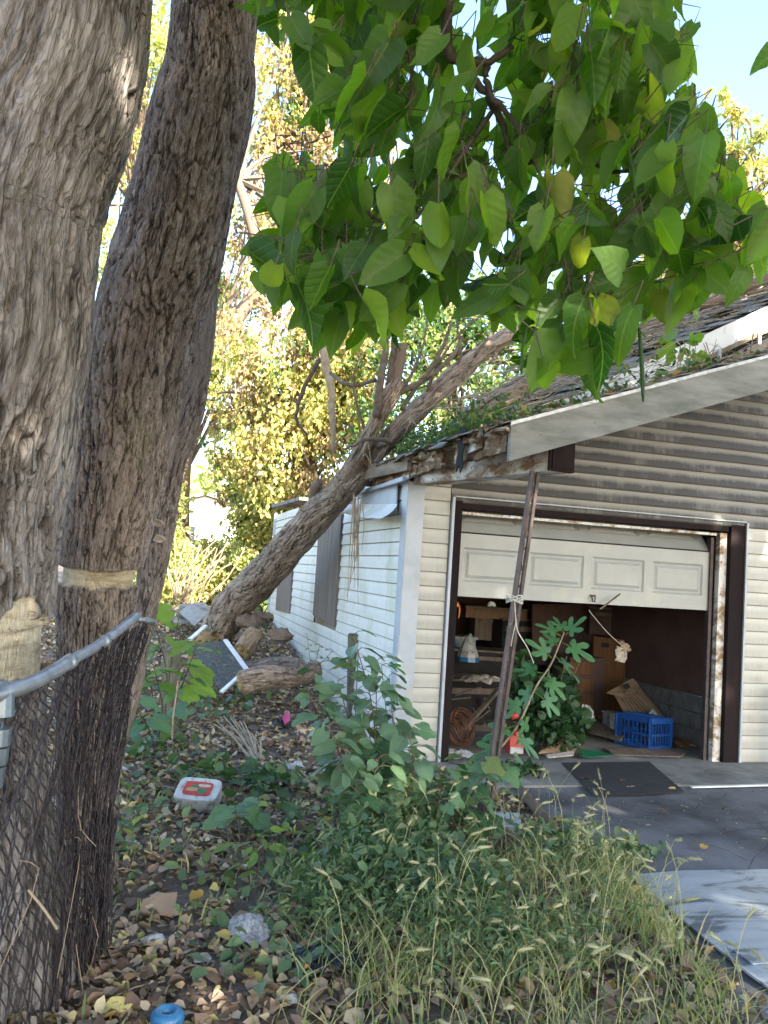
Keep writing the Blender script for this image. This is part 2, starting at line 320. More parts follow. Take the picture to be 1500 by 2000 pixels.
# ------------------------------------------------------------------ mesh building
ORIG = {}
def base_of(parent): return ORIG.get(parent.name, np.zeros(3)) if parent is not None else np.zeros(3)
def tag(o, label=None, cat=None, group=None, kind=None):
    for k, v in (('label', label), ('category', cat), ('group', group), ('kind', kind)):
        if v: o[k] = v
    return o
def mesh_obj(name, verts, faces, mat, parent=None, smooth=False, loc=None, attrs=None, uv=None):
    """verts in world coordinates; loc = the object's origin (world)"""
    verts = np.asarray(verts, float).reshape(-1, 3)
    if loc is None: loc = base_of(parent) if parent is not None else np.zeros(3)
    loc = np.asarray(loc, float)
    me = bpy.data.meshes.new(name)
    v = verts - loc
    if isinstance(faces, np.ndarray):
        nf, k = faces.shape
        me.vertices.add(len(v)); me.vertices.foreach_set('co', v.astype(np.float32).ravel())
        me.loops.add(nf * k); me.loops.foreach_set('vertex_index', faces.astype(np.int32).ravel())
        me.polygons.add(nf); me.polygons.foreach_set('loop_start', np.arange(0, nf * k, k, dtype=np.int32))
        me.update(calc_edges=True)
    else:
        me.from_pydata([tuple(a) for a in v], [], faces); me.update()
    if smooth: me.polygons.foreach_set('use_smooth', np.ones(len(me.polygons), bool))
    if attrs:
        for k2, a in attrs.items():
            at = me.attributes.new(k2, 'FLOAT', 'POINT'); at.data.foreach_set('value', np.asarray(a, np.float32).ravel())
    if uv is not None:
        u = me.uv_layers.new(name='UVMap'); li = np.zeros(len(me.loops), np.int32); me.loops.foreach_get('vertex_index', li)
        u.data.foreach_set('uv', np.asarray(uv, np.float32)[li].ravel())
    me.materials.append(M[mat] if isinstance(mat, str) else mat)
    o = bpy.data.objects.new(name, me); COL.objects.link(o)
    o.parent = parent; o.location = loc - base_of(parent)
    ORIG[o.name] = loc
    return o
def thing(name, label, cat, loc=(0, 0, 0), group=None):
    o = bpy.data.objects.new(name, None); COL.objects.link(o); o.empty_display_size = .1
    o.location = loc; ORIG[o.name] = np.asarray(loc, float); tag(o, label, cat, group); return o
class MB:
    def __init__(s): s.v = []; s.f = []; s.n = 0
    def add(s, v, f):
        v = np.asarray(v, float).reshape(-1, 3); s.v.append(v)
        s.f += [tuple(i + s.n for i in q) for q in f]; s.n += len(v); return s
    def box(s, c, size, R=None):
        h = np.array(size) / 2.
        v = np.array([[x, y, z] for x in (-1, 1) for y in (-1, 1) for z in (-1, 1)]) * h
        if R is not None: v = v @ np.array(R).T
        return s.add(v + np.array(c), [(0, 1, 3, 2), (4, 6, 7, 5), (0, 4, 5, 1), (2, 3, 7, 6), (0, 2, 6, 4), (1, 5, 7, 3)])
    def bar(s, a, b, w, h, up=(0, 0, 1)):
        a = np.array(a, float); b = np.array(b, float); d = b - a; L_ = np.linalg.norm(d); d /= L_
        sd = np.cross(d, up); sd /= np.linalg.norm(sd); u = np.cross(sd, d)
        return s.box((a + b) / 2, (w, L_, h), np.array([sd, d, u]).T)
    def tube(s, pts, r, n=6, cap=True):
        pts = np.asarray(pts, float); k = len(pts); r = np.broadcast_to(r, k)
        t = np.gradient(pts, axis=0); t /= np.linalg.norm(t, axis=1)[:, None] + 1e-9
        ref = np.array([0, 0, 1.]) if abs(t[0][2]) < .9 else np.array([1., 0, 0])
        sd = np.cross(t, ref); sd /= np.linalg.norm(sd, axis=1)[:, None] + 1e-9; u = np.cross(sd, t)
        an = np.arange(n) * 2 * math.pi / n
        v = pts[:, None] + r[:, None, None] * (np.cos(an)[None, :, None] * sd[:, None] + np.sin(an)[None, :, None] * u[:, None])
        f = [(i * n + j, i * n + (j + 1) % n, (i + 1) * n + (j + 1) % n, (i + 1) * n + j) for i in range(k - 1) for j in range(n)]
        if cap: f += [tuple(range(n))[::-1], tuple((k - 1) * n + j for j in range(n))]
        return s.add(v.reshape(-1, 3), f)
    def slab(s, pts, th, nrm=None):
        pts = np.asarray(pts, float); k = len(pts)
        if nrm is None:
            nrm = np.zeros(3)
            for i in range(k): nrm += np.cross(pts[i] - pts[0], pts[(i + 1) % k] - pts[0])
            nrm /= np.linalg.norm(nrm) + 1e-9
        q = pts + np.asarray(nrm) * th
        return s.add(np.vstack([pts, q]), [tuple(range(k))[::-1], tuple(range(k, 2 * k))] + [(i, (i + 1) % k, k + (i + 1) % k, k + i) for i in range(k)])
    def build(s, name, mat, parent=None, smooth=False, loc=None):
        return mesh_obj(name, np.vstack(s.v), s.f, mat, parent, smooth, loc)
def spline(pts, n):
    pts = np.asarray(pts, float); k = len(pts)
    if k == 2: t = np.linspace(0, 1, n)[:, None]; return pts[0] * (1 - t) + pts[1] * t
    ext = np.vstack([2 * pts[0] - pts[1], pts, 2 * pts[-1] - pts[-2]])
    out = []
    for u in np.linspace(0, k - 1 - 1e-6, n):
        i = int(u); t = u - i; a, b, c, d = ext[i:i + 4]
        out.append(.5 * (2 * b + (c - a) * t + (2 * a - 5 * b + 4 * c - d) * t * t + (3 * b - a - 3 * c + d) * t ** 3))
    return np.array(out)

# ------------------------------------------------------------------ bark trunks
def trunk(name, rows, nu, ds, style, mat, parent=None, bare=None, flare=None, label=None, seed=0, capend=False):
    """rows: (px, py, width_px, depth)"""
    c = np.array([P(a, b, d=d) for a, b, w, d in rows]); rad = np.array([w * .5 * d / F for a, b, w, d in rows])
    k = 60; cr = spline(np.hstack([c, rad[:, None], np.array([[b] for a, b, w, d in rows])]), k)
    seg = np.r_[0, np.cumsum(np.linalg.norm(np.diff(cr[:, :3], axis=0), axis=1))]
    nv = int(seg[-1] / ds) + 2; sv = np.linspace(0, seg[-1], nv)
    cc = np.stack([np.interp(sv, seg, cr[:, i]) for i in range(5)], 1)
    ctr = cc[:, :3]; R0 = cc[:, 3]; PY = cc[:, 4]
    t = np.gradient(ctr, axis=0); t /= np.linalg.norm(t, axis=1)[:, None]
    ref = np.array([0, 1., 0]); sd = np.cross(ref, t); sd /= np.linalg.norm(sd, axis=1)[:, None]; fw = np.cross(t, sd)
    an = np.arange(nu) * 2 * math.pi / nu
    A, S = np.meshgrid(an, sv)
    circ = 2 * math.pi * R0.mean(); U = A / (2 * math.pi)
    cx, cyy = np.cos(A) * R0.mean(), np.sin(A) * R0.mean()
    warp = (fbm(cx * 6 + 9, cyy * 6, S * 3, 3, seed) - .5); w2 = (fbm(cx * 17, cyy * 17 + 4, S * 6, 2, seed + 5) - .5)
    lump = (fbm(cx * 3.5, cyy * 3.5 + 3, S * 2.0, 3, seed + 3) - .5)
    fine = fbm(cx * 60, cyy * 60, S * 28, 3, seed + 8)
    def fis(fr, fv, wdt, sd_, wp=3.0):
        n_ = fbm(cx * fr + warp * wp, cyy * fr + 3 + w2 * wp * .5, S * fv + warp * wp * .6, 2, sd_)
        return np.abs(n_ - .5) / wdt
    if style == 'plate':
        A2 = A + S * .32; cx, cyy = np.cos(A2) * R0.mean(), np.sin(A2) * R0.mean()
        per = int(circ / .024); x = A2 / (2 * math.pi) * per + warp * 1.2 + w2 * 1.3; y = S / .16 + warp * 2 + w2 * .6 + 5
        f1, f2, cid = voro(x, y, per, seed); e = f2 - f1
        a1 = fis(46, 4.6, .050, seed + 40, 1.6); a2 = fis(80, 10, .05, seed + 50, 1.5)
        cr1 = 1 - sm(a1 / 1.1); cr2 = 1 - sm(e / .16); cr3 = 1 - sm(a2 / 1.0)
        gate = sm((fbm(cx * 9, cyy * 9, S * 5, 2, seed + 60) - .35) * 5)
        slope = (x % 1)
        h = -.013 * cr1 - .008 * cr2 * gate - .004 * cr3 + .006 * cid + (fine - .5) * .006
        crack = np.clip(cr1 * .95 + cr2 * .55 * gate + cr3 * .25, 0, 1); tone = .28 + .22 * cid + .55 * (fine - .5) + .22 * gate
        disp = h + lump * .05
    elif style == 'maple':
        A2 = A + .10 * np.sin(S * 2.2) + S * .05; cx, cyy = np.cos(A2) * R0.mean(), np.sin(A2) * R0.mean()
        deep = sm((fbm(cx * 4, cyy * 4, S * 1.1 + 1, 2, seed + 12) - .36) * 5)
        a1 = fis(12, 1.1, .034, seed + 40, 2.2); a2 = fis(26, 2.4, .045, seed + 50, 2.2); a3 = fis(60, 7, .06, seed + 60, 1.5)
        cr1 = 1 - sm(a1 / 1.2); cr2 = 1 - sm(a2 / 1.1); cr3 = 1 - sm(a3)
        rid = np.clip(a2, 0, 3) / 3
        h = -.024 * cr1 * (.35 + .65 * deep) - .011 * cr2 * (.5 + .5 * deep) - .004 * cr3 + .012 * rid + (fine - .5) * .007
        crack = np.clip(cr1 * (.45 + .55 * deep) + cr2 * .55 * deep + cr3 * .22, 0, 1); tone = .36 + .6 * (fine - .5) + .3 * rid + .25 * (fbm(cx * 20, cyy * 20, S * 6, 2, seed + 70) - .5)
        disp = h + lump * .07
    else:   # dead: long strands
        per = int(circ / .05); x = U * per + warp * 2.2 + S * .9; y = S / .45 + warp * 3
        f1, f2, cid = voro(x, y, per, seed); e = f2 - f1
        a1 = fis(24, 2.6, .045, seed + 40, 4); cr1 = 1 - sm(a1 / 1.1)
        st = fbm(cx * 45 + warp * 4, cyy * 45, S * 3, 3, seed + 4)
        bl = sm((fbm(cx * 4, cyy * 4, S * 1.2, 2, seed + 30) - .5) * 6)
        h = -.016 * cr1 + sm(e / .3) * .006 * cid + (st - .5) * .034 + (fine - .5) * .008 + bl * .012
        crack = np.clip(cr1 * .9 + (1 - sm(e / .10)) * .4, 0, 1); tone = .15 + .6 * st + .35 * cid * bl
        disp = h * (R0.mean() / .28) ** .5 + lump * .13 * (R0.mean() / .28)
    B = np.zeros_like(S)
    if bare is not None:
        B = bare(PY[:, None] + 0 * U, A, warp, w2)
        disp = disp * (1 - B) + B * (-.020 + (fine - .5) * .003 + .12 * w2 * .05)
        crack = crack * (1 - B)
    RR = R0[:, None] + disp
    if flare is not None:
        hgt = ctr[:, 2:3]; fl = np.clip(1 - (hgt - 0) / flare[0], 0, 1) ** 2
        RR = RR + fl * flare[1] * (.45 + .55 * np.cos(A * 5 + seed) * .6)
    v = ctr[:, None] + RR[..., None] * (np.cos(A)[..., None] * sd[:, None] + np.sin(A)[..., None] * fw[:, None])
    i = np.arange(nv - 1)[:, None] * nu; j = np.arange(nu)[None]
    jn = (j + 1) % nu
    f = np.stack([i + j, i + jn, i + nu + jn, i + nu + j], -1).reshape(-1, 4)
    V = v.reshape(-1, 3)
    BX, BY, BS = cx + 0 * S, cyy + 0 * S, S
    at = {'bx': BX, 'by': BY, 'bs': BS, 'crack': crack, 'tone': np.clip(tone, 0, 1), 'bare': B}
    if capend:
        # splintered end caps
        for ring, s_ in ((0, -1), (nv - 1, 1)):
            cen = ctr[ring]; tt = t[ring] * s_; n0 = len(V)
            rr = V[ring * nu:(ring + 1) * nu] - cen
            rings = []
            for q, sc_ in enumerate((.72, .42, .1)):
                sp = (RS.rand(nu) * .16 + .0) * (1 if q < 2 else .3) * R0[ring] * 2.0
                rings.append(cen + rr * sc_ + tt * sp[:, None])
            V = np.vstack([V] + rings)
            idx = [np.arange(nu) + ring * nu] + [n0 + q * nu + np.arange(nu) for q in range(3)]
            for q in range(3):
                a, b = idx[q], idx[q + 1]
                ff = np.stack([a, np.roll(a, -1), np.roll(b, -1), b], -1)
                f = np.vstack([f, ff if s_ > 0 else ff[:, ::-1]])
            for key, val in (('crack', .1), ('tone', .9), ('bare', .9), ('bx', 0), ('by', 0), ('bs', 0)):
                at[key] = np.r_[np.asarray(at[key]).ravel(), np.full(3 * nu, val) * (RS.rand(3 * nu) * .4 + .6)]
    o = mesh_obj(name, V, f, mat, parent, True, attrs=at)
    if label: o['label'] = label
    return o, ctr, R0
def limb(name, rows, parent, mat='bark_dead', n=8, k=14, wob=.0, label=None):
    c = np.array([P(a, b, d=d) for a, b, w, d in rows]); rad = np.array([[w * .5 * d / F] for a, b, w, d in rows])
    s = spline(np.hstack([c, rad]), k)
    if wob: s[1:-1, :3] += (RS.rand(k - 2, 3) - .5) * wob
    return MB().tube(s[:, :3], s[:, 3] * (1 + (RS.rand(k) - .5) * .15), n).build(name, mat, parent, True)

# ------------------------------------------------------------------ leaves
def leaf_grid(kind, L_=1.0, fold=.25, droop=.35, nl=6, seed=0, wav=.04):
    r = random.Random(seed); V = []; UV = []
    for i in range(nl + 1):
        t = i / nl
        if kind == 'heart': w = (.45 * (1 - t) ** .62 * (1 - .62 * (1 - t) ** 6) * (1.12 - .25 * (1 - t))) * (1 - .35 * max(0, t - .75) / .25) if t < 1 else 0
        elif kind == 'ovate': w = .34 * math.sin(math.pi * (.04 + .96 * t) ** .75) if t < 1 else 0
        else: w = .17 * math.sin(math.pi * (.05 + .95 * t) ** .8) if t < 1 else 0
        for s in (-1, -.5, 0, .5, 1):
            x = s * w; y = t - (.13 * abs(s) * (1 - t) ** 4 if kind == 'heart' else 0)
            z = fold * abs(x) * (1 - .5 * t) - droop * t * t * .6 + (r.random() - .5) * wav * (1 if abs(s) == 1 else .3) + .03 * math.sin(t * 9 + s * 2 + seed) * abs(s)
            V.append((x * L_, y * L_, z * L_)); UV.append((.5 + x, t))
    Fc = [(i * 5 + j, i * 5 + j + 1, (i + 1) * 5 + j + 1, (i + 1) * 5 + j) for i in range(nl) for j in range(4)]
    return np.array(V), np.array(Fc), np.array(UV)
def leaf_lobed(lobes, deep, L_=1.0, n=30, seed=0, jag=0.0):
    r = random.Random(seed); V = [(0, .12, .03)]; UV = [(.5, .12)]
    angs = np.linspace(-2.6, 2.6, n)
    cs = [(-1.75, .55), (-.95, .85), (0, 1.0), (.95, .85), (1.75, .55)] if lobes == 5 else [(-1.1, .8), (0, 1), (1.1, .8)]
    for a in angs:
        rr = .34 * (1 if abs(a) < 2.3 else .6)
        for ca, cl in cs:
            rr = max(rr, cl * math.exp(-((a - ca) / deep) ** 4)) if deep < .35 else max(rr, cl * (1 - .55 * min(1, abs(a - ca) / deep) ** 1.3))
        rr *= 1 + (r.random() - .5) * jag
        x = math.sin(a) * rr * .62; y = .12 + math.cos(a) * rr * .88
        V.append((x, y, .10 * abs(x) - .22 * max(0, y) ** 2 + (r.random() - .5) * .05)); UV.append((.5 + x, y))
    V = np.array(V) * L_
    Fc = [(0, i, i + 1) for i in range(1, n)]
    return V, Fc, np.array(UV)
def leafmesh(name, data, mat):
    V, Fc, UV = data
    me = bpy.data.meshes.new(name); me.from_pydata([tuple(v) for v in V], [], [tuple(map(int, q))[::-1] for q in Fc]); me.update()
    me.polygons.foreach_set('use_smooth', np.ones(len(me.polygons), bool))
    u = me.uv_layers.new(name='UVMap')
    for lp in me.loops: u.data[lp.index].uv = tuple(UV[lp.vertex_index])
    me.materials.append(M[mat]); return me
def leaf_rot(tip, nrm):
    y = Vector(tip).normalized(); z = Vector(nrm); z = (z - z.dot(y) * y)
    if z.length < 1e-3: z = y.orthogonal()
    z.normalize(); x = y.cross(z); return Matrix((x, y, z)).transposed()
def put_leaf(me, pos, R, s, parent, name='leaf'):
    o = bpy.data.objects.new(name, me); COL.objects.link(o); o.parent = parent
    o.matrix_basis = Matrix.Translation(Vector(np.asarray(pos) - base_of(parent))) @ R.to_4x4() @ Matrix.Diagonal((s, s, s, 1)); return o
def joined_leaves(name, mat, parent, datas, items, smooth=True, kind='stuff'):
    "items: (which, pos, R(3x3 np), scale)"
    VV = []; FF = []; UU = []; n = 0
    for w, pos, R, s in items:
        V, Fc, UV = datas[w]
        VV.append((V * s) @ np.array(R).T + np.asarray(pos)); FF += [tuple(int(i) + n for i in q)[::-1] for q in Fc]; UU.append(UV); n += len(V)
    o = mesh_obj(name, np.vstack(VV), FF, mat, parent, smooth, uv=np.vstack(UU)); 
    if kind: o['kind'] = kind
    return o
def rand_quads(pos, size, mat, name, parent=None, flat=0.0, droop=0.0, aspect=.6, kind=None, sizevar=.5, fold=.2, rs=RS, hexa=False):
    "many small folded leaves (two triangles each way): numpy, fast"
    N = len(pos); sz = size * (1 + sizevar * (rs.rand(N) - .5) * 2)
    tip = rs.randn(N, 3); tip[:, 2] = tip[:, 2] * (1 - flat) - droop * 1.6; tip /= np.linalg.norm(tip, axis=1)[:, None] + 1e-9
    nr = rs.randn(N, 3) * (1 - flat); nr[:, 2] = np.abs(nr[:, 2]) + flat * 1.5 + .1
    nr -= (nr * tip).sum(1)[:, None] * tip; nr /= np.linalg.norm(nr, axis=1)[:, None] + 1e-9
    sd = np.cross(tip, nr); a = sz[:, None]
    if hexa:
        cu = (rs.rand(N)[:, None] - .35) * fold * a; cu2 = (rs.rand(N)[:, None] - .2) * fold * a; jt = .1 * a * (rs.rand(N)[:, None] - .5)
        P_ = [pos, pos + tip * a * .22 - sd * a * aspect * .42 + nr * cu, pos + tip * a * (.58) - sd * a * aspect * .44 + nr * cu + sd * jt, pos + tip * a - nr * a * .15,
              pos + tip * a * .62 + sd * a * aspect * .40 + nr * cu2 + sd * jt, pos + tip * a * .25 + sd * a * aspect * .46 + nr * cu2, pos + tip * a * .45 - nr * a * .04]
        V = np.stack(P_, 1).reshape(-1, 3); i = np.arange(N)[:, None] * 7
        Fc = np.vstack([i + q for q in ([6, 0, 1], [6, 1, 2], [6, 2, 3], [6, 3, 4], [6, 4, 5], [6, 5, 0])])
        o = mesh_obj(name, V, Fc, mat, parent, True)
        if kind: o['kind'] = kind
        return o
    p0 = pos; p2 = pos + tip * a; mid = pos + tip * a * .42
    p1 = mid - sd * a * aspect * .5 + nr * a * fold * (rs.rand(N)[:, None]); p3 = mid + sd * a * aspect * .5 + nr * a * fold * (rs.rand(N)[:, None])
    p2 = p2 - nr * a * .12
    V = np.stack([p0, p1, p2, p3], 1).reshape(-1, 3)
    i = np.arange(N)[:, None] * 4
    Fc = np.vstack([i + [0, 1, 2], i + [0, 2, 3]])
    o = mesh_obj(name, V, Fc, mat, parent, False)
    if kind: o['kind'] = kind
    return o
def blob_pts(blobs, n, hollow=.35, clump=0.0, rs=RS):
    "blobs: (px,py,rx_px,ry_px,depth,half_thickness_m, weight)"
    w = np.array([b[2] * b[3] * (b[6] if len(b) > 6 else 1) for b in blobs], float); w /= w.sum()
    out = []
    for b, k in zip(blobs, (w * n).astype(int)):
        c = P(b[0], b[1], d=b[4]); rx = b[2] * b[4] / F; ry = b[3] * b[4] / F; rz = b[5]
        if clump:
            nc = max(4, k // 60); cc = rs.randn(nc, 3); cc /= np.linalg.norm(cc, axis=1)[:, None]; cc *= (hollow + (1 - hollow) * rs.rand(nc)[:, None])
            u = cc[rs.randint(0, nc, k)] + rs.randn(k, 3) * clump
        else:
            u = rs.randn(k, 3); u /= np.linalg.norm(u, axis=1)[:, None]; u *= (hollow + (1 - hollow) * rs.rand(k, 1) ** .7)
        out.append(c + u[:, :1] * rx * RW[:, 0] + u[:, 1:2] * ry * RW[:, 1] + u[:, 2:] * rz * RW[:, 2])
    return np.vstack(out)

# ================================================================== SETTING
xs = np.unique(np.r_[np.linspace(-90, -6, 22), np.linspace(-6, -1.5, 26), np.linspace(-1.5, 1.93, 110), [1.94, 1.965], np.linspace(1.98, 2.9, 24), np.linspace(3, 9, 14), np.linspace(10, 90, 18)])
ys = np.unique(np.r_[np.linspace(-60, 1, 16), np.linspace(1, 7, 150), np.linspace(7.05, 16, 110), np.linspace(16.5, 40, 24), np.linspace(45, 400, 20)])
GX, GY = np.meshgrid(xs, ys); GZ = gz(GX, GY)
nx = len(xs); ii = np.arange(len(ys) - 1)[:, None] * nx; jj = np.arange(nx - 1)[None]
gf = np.stack([ii + jj, ii + jj + 1, ii + nx + jj + 1, ii + nx + jj], -1).reshape(-1, 4)
tag(mesh_obj('ground', np.stack([GX, GY, GZ], -1).reshape(-1, 3), gf, 'soil', None, True), kind='structure')

# driveway: ragged left edge
yy = np.linspace(-3, 5.74, 90)
xe = np.interp(yy, [-3, 1, 2.6, 4.0, 5.0, 5.74], [1.6, 1.85, 2.15, 2.50, 2.62, 2.62]) + (fbm(yy * 4, yy * 0 + 2, 0, 3, 3) - .5) * .16
V = []; 
for x_, y_ in zip(xe, yy): V += [(x_, y_, -.03), (x_ + .015, y_, .0), (x_ + .5, y_, .004), (9.5, y_, .004)]
fc = [(i * 4 + j, i * 4 + j + 1, i * 4 + j + 5, i * 4 + j + 4) for i in range(len(yy) - 1) for j in range(3)]
tag(mesh_obj('driveway', V, fc, 'asphalt', None), kind='structure')
# concrete apron with joints
ap = thing('concrete_apron', None, None, (2.2, 5.74, 0)); tag(ap, kind='structure')
for a, b in ((1.99, 3.52), (3.526, 5.02), (5.026, 8.5)):
    MB().slab([(a, 5.745, -.08), (b, 5.745, -.08), (b, 6.47, -.08), (a, 6.47, -.08)], .098, (0, 0, 1)).build('slab', 'concrete', ap)
MB().slab([P(1098, 1490, Z=.022), P(1268, 1488, Z=.022), P(1336, 1546, Z=.022), P(1250, 1552, Z=.022), P(1158, 1553, Z=.022)][::-1], .003, (0, 0, 1)).build('tar_patch', 'mat', ap)

# ================================================================== GARAGE
GX0 = 1.97; GY0 = 6.5
gar = thing('garage', 'derelict single garage with cream and white siding, half open door and collapsing roof', 'garage', (3.7, 6.5, 0))
def board(x0, x1, z, mat, parent=gar, axis='x', k=None, slant=0):
    "one siding course: curved profile. axis x: front wall facing -Y ; axis y: side wall facing -X"
    prof = [(.0, .0), (.021, .002), (.024, .012), (.020, .045), (.013, .085), (.006, .1165)] if mat == 'gable_siding' else [(.0, .004), (.0165, .0015), (.0170, .006), (.0065, .100), (.004, .1163)]
    V = []
    for e, u in enumerate((x0, x1)):
        for d, h in prof:
            if axis == 'x': V.append((u, GY0 - d, z + h))
            else: V.append((GX0 - d, u, z + h))
    n = len(prof); Fc = [(i, i + 1, n + i + 1, n + i) for i in range(n - 1)]
    if axis == 'y': Fc = [q[::-1] for q in Fc]
    lo = (x0, GY0, z) if axis == 'x' else (GX0, x0, z)
    o = mesh_obj('siding_board', V, Fc, mat, parent, False, loc=lo); return o
H = .1165
DL, DR, DT = 2.355, 5.135, 2.13
def porch_z(x): return 2.455 + .357 * (x - 2.02)
# core wall behind boards (thin sheathing)
core = MB()
core.slab([(GX0 + .02, GY0 + .004, 0), (DL - .005, GY0 + .004, 0), (DL - .005, GY0 + .004, DT), (DR + .005, GY0 + .004, DT), (DR + .005, GY0 + .004, 0), (7.4, GY0 + .004, 0), (7.4, GY0 + .004, 4.3), (GX0 + .02, GY0 + .004, 2.40)], .09, (0, 1, 0))
core.build('wall', 'sheath', gar)
z = .015; k = 0
while z < 3.9:
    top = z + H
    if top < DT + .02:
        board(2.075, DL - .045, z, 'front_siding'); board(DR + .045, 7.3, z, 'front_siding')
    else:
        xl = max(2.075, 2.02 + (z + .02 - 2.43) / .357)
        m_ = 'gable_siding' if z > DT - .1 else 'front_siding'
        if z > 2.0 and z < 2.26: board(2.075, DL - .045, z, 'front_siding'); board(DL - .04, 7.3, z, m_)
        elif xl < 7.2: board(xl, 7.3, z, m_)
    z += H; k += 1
# side wall: far half is shorter where the tree fell
z = .015; k = 0
while z < 2.33:
    far = 14.3
    segs = []
    # window boards at y 8.95..10.2 and 12.05..13.4
    jn = 7.3 + (k * 1.37) % 1.4
    if .84 < z + H / 2 < 2.12: segs = [(6.6, 8.93), (10.23, 12.04), (13.44, far)]
    else: segs = [(6.6, 8.2 + (k % 3) * .9), (8.205 + (k % 3) * .9, 11.6 + (k % 2) * .8), (11.605 + (k % 2) * .8, far)]
    if z > 2.1: segs = [(6.6, 7.85)] if z > 2.25 else [(6.6, 8.4), (12.0, far)]
    for a, b in segs: board(a, b, z, 'side_siding', axis='y')
    z += H; k += 1
MB().slab([(GX0 + .003, 6.6, 0), (GX0 + .003, 14.3, 0), (GX0 + .003, 14.3, 2.3), (GX0 + .003, 8.6, 2.25), (GX0 + .003, 7.9, 2.42), (GX0 + .003, 6.6, 2.40)], .09, (1, 0, 0)).build('wall', 'sheath', gar)
# corner post (two faces)
cp = MB(); cp.slab([(GX0 - .032, GY0 - .034, .0), (2.078, GY0 - .034, .0), (2.078, GY0 - .034, 2.25), (GX0 - .032, GY0 - .034, 2.25)], .03, (0, 1, 0))
cp.slab([(GX0 - .037, GY0 - .031, .0), (GX0 - .037, 6.62, .0), (GX0 - .037, 6.62, 2.30), (GX0 - .037, GY0 - .031, 2.30)], .004, (1, 0, 0))
cp.build('corner_trim', 'white_trim', gar)
MB().box((GX0 - .02, 14.31, 1.2), (.04, .08, 2.35)).build('corner_trim', 'white_trim', gar)
# wall sheathing flap and torn siding at top
MB().slab([P(778, 938, X=1.93), P(712, 955, X=1.93), P(702, 1000, X=1.91), P(775, 1002, X=1.93)], .012).build('torn_sheathing', 'white_trim', gar)
def sheetgrid(pts4, n, m, curve, name, mat, parent, th=None):
    a, b, c, d = [np.array(q, float) for q in pts4]; V = []
    for i in range(n + 1):
        for j in range(m + 1):
            u = i / n; v = j / m; p = (a * (1 - u) + b * u) * (1 - v) + (d * (1 - u) + c * u) * v; V.append(p + curve(u, v))
    Fc = [(i * (m + 1) + j, (i + 1) * (m + 1) + j, (i + 1) * (m + 1) + j + 1, i * (m + 1) + j + 1) for i in range(n) for j in range(m)]
    return mesh_obj(name, V, Fc, mat, parent, True)
sheetgrid([P(680, 985, X=1.90), P(776, 984, X=1.90), P(768, 1014, X=1.82), P(672, 1000, X=1.86)], 12, 5, lambda u, v: np.array([-.05 * v * v * (1 + u), 0, -.02 * v * math.sin(u * 3)]), 'torn_siding', 'side_siding', gar)
MB().bar(P(704, 965, X=1.92), P(792, 935, X=1.92), .05, .035).bar(P(700, 972, X=1.91), P(775, 940, X=1.91), .02, .02).build('broken_trim', 'white_trim', gar)
# window boards
for (y0, y1, z0, z1, sk) in ((8.95, 10.22, .90, 2.10, .02), (12.06, 13.42, .80, 2.05, -.02)):
    MB().slab([(GX0 - .034, y0, z0 - sk), (GX0 - .034, y1, z0 + sk), (GX0 - .034, y1, z1), (GX0 - .034, y0, z1)], .030, (1, 0, 0)).build('window_board', 'ply', gar)
# door surround
MB().box((DL - .024, GY0 - .018, DT / 2 + .01), (.022, .05, DT + .03)).build('casing', 'white_trim', gar)
MB().box((DR + .024, GY0 - .018, DT / 2 + .01), (.020, .05, DT + .03)).build('casing', 'white_trim', gar)
MB().box(((DL + DR) / 2, GY0 - .018, DT + .031), (DR - DL + .024, .046, .010)).build('casing', 'white_trim', gar)
MB().box((DL + .022, GY0 + .03, DT / 2), (.07, .12, DT)).build('door_jamb', 'brown_trim', gar)
MB().box((DR - .062, GY0 + .0, DT / 2), (.15, .05, DT)).build('door_jamb', 'brown_trim', gar)
MB().box((DR - .180, GY0 + .05, DT / 2 - .04), (.075, .06, DT - .08)).build('door_stop', 'peel', gar)
MB().box((DR - .262, GY0 + .09, DT / 2 - .06), (.03, .05, DT - .13)).build('door_track', 'rust', gar)
MB().box(((DL + DR) / 2 - .06, GY0 + .005, DT - .022), (DR - DL - .20, .05, .085)).build('door_header', 'brown_trim', gar)
MB().box(((DL + DR) / 2 - .1, GY0 + .045, DT - .095), (DR - DL - .30, .035, .022)).build('door_stop', 'peel', gar)
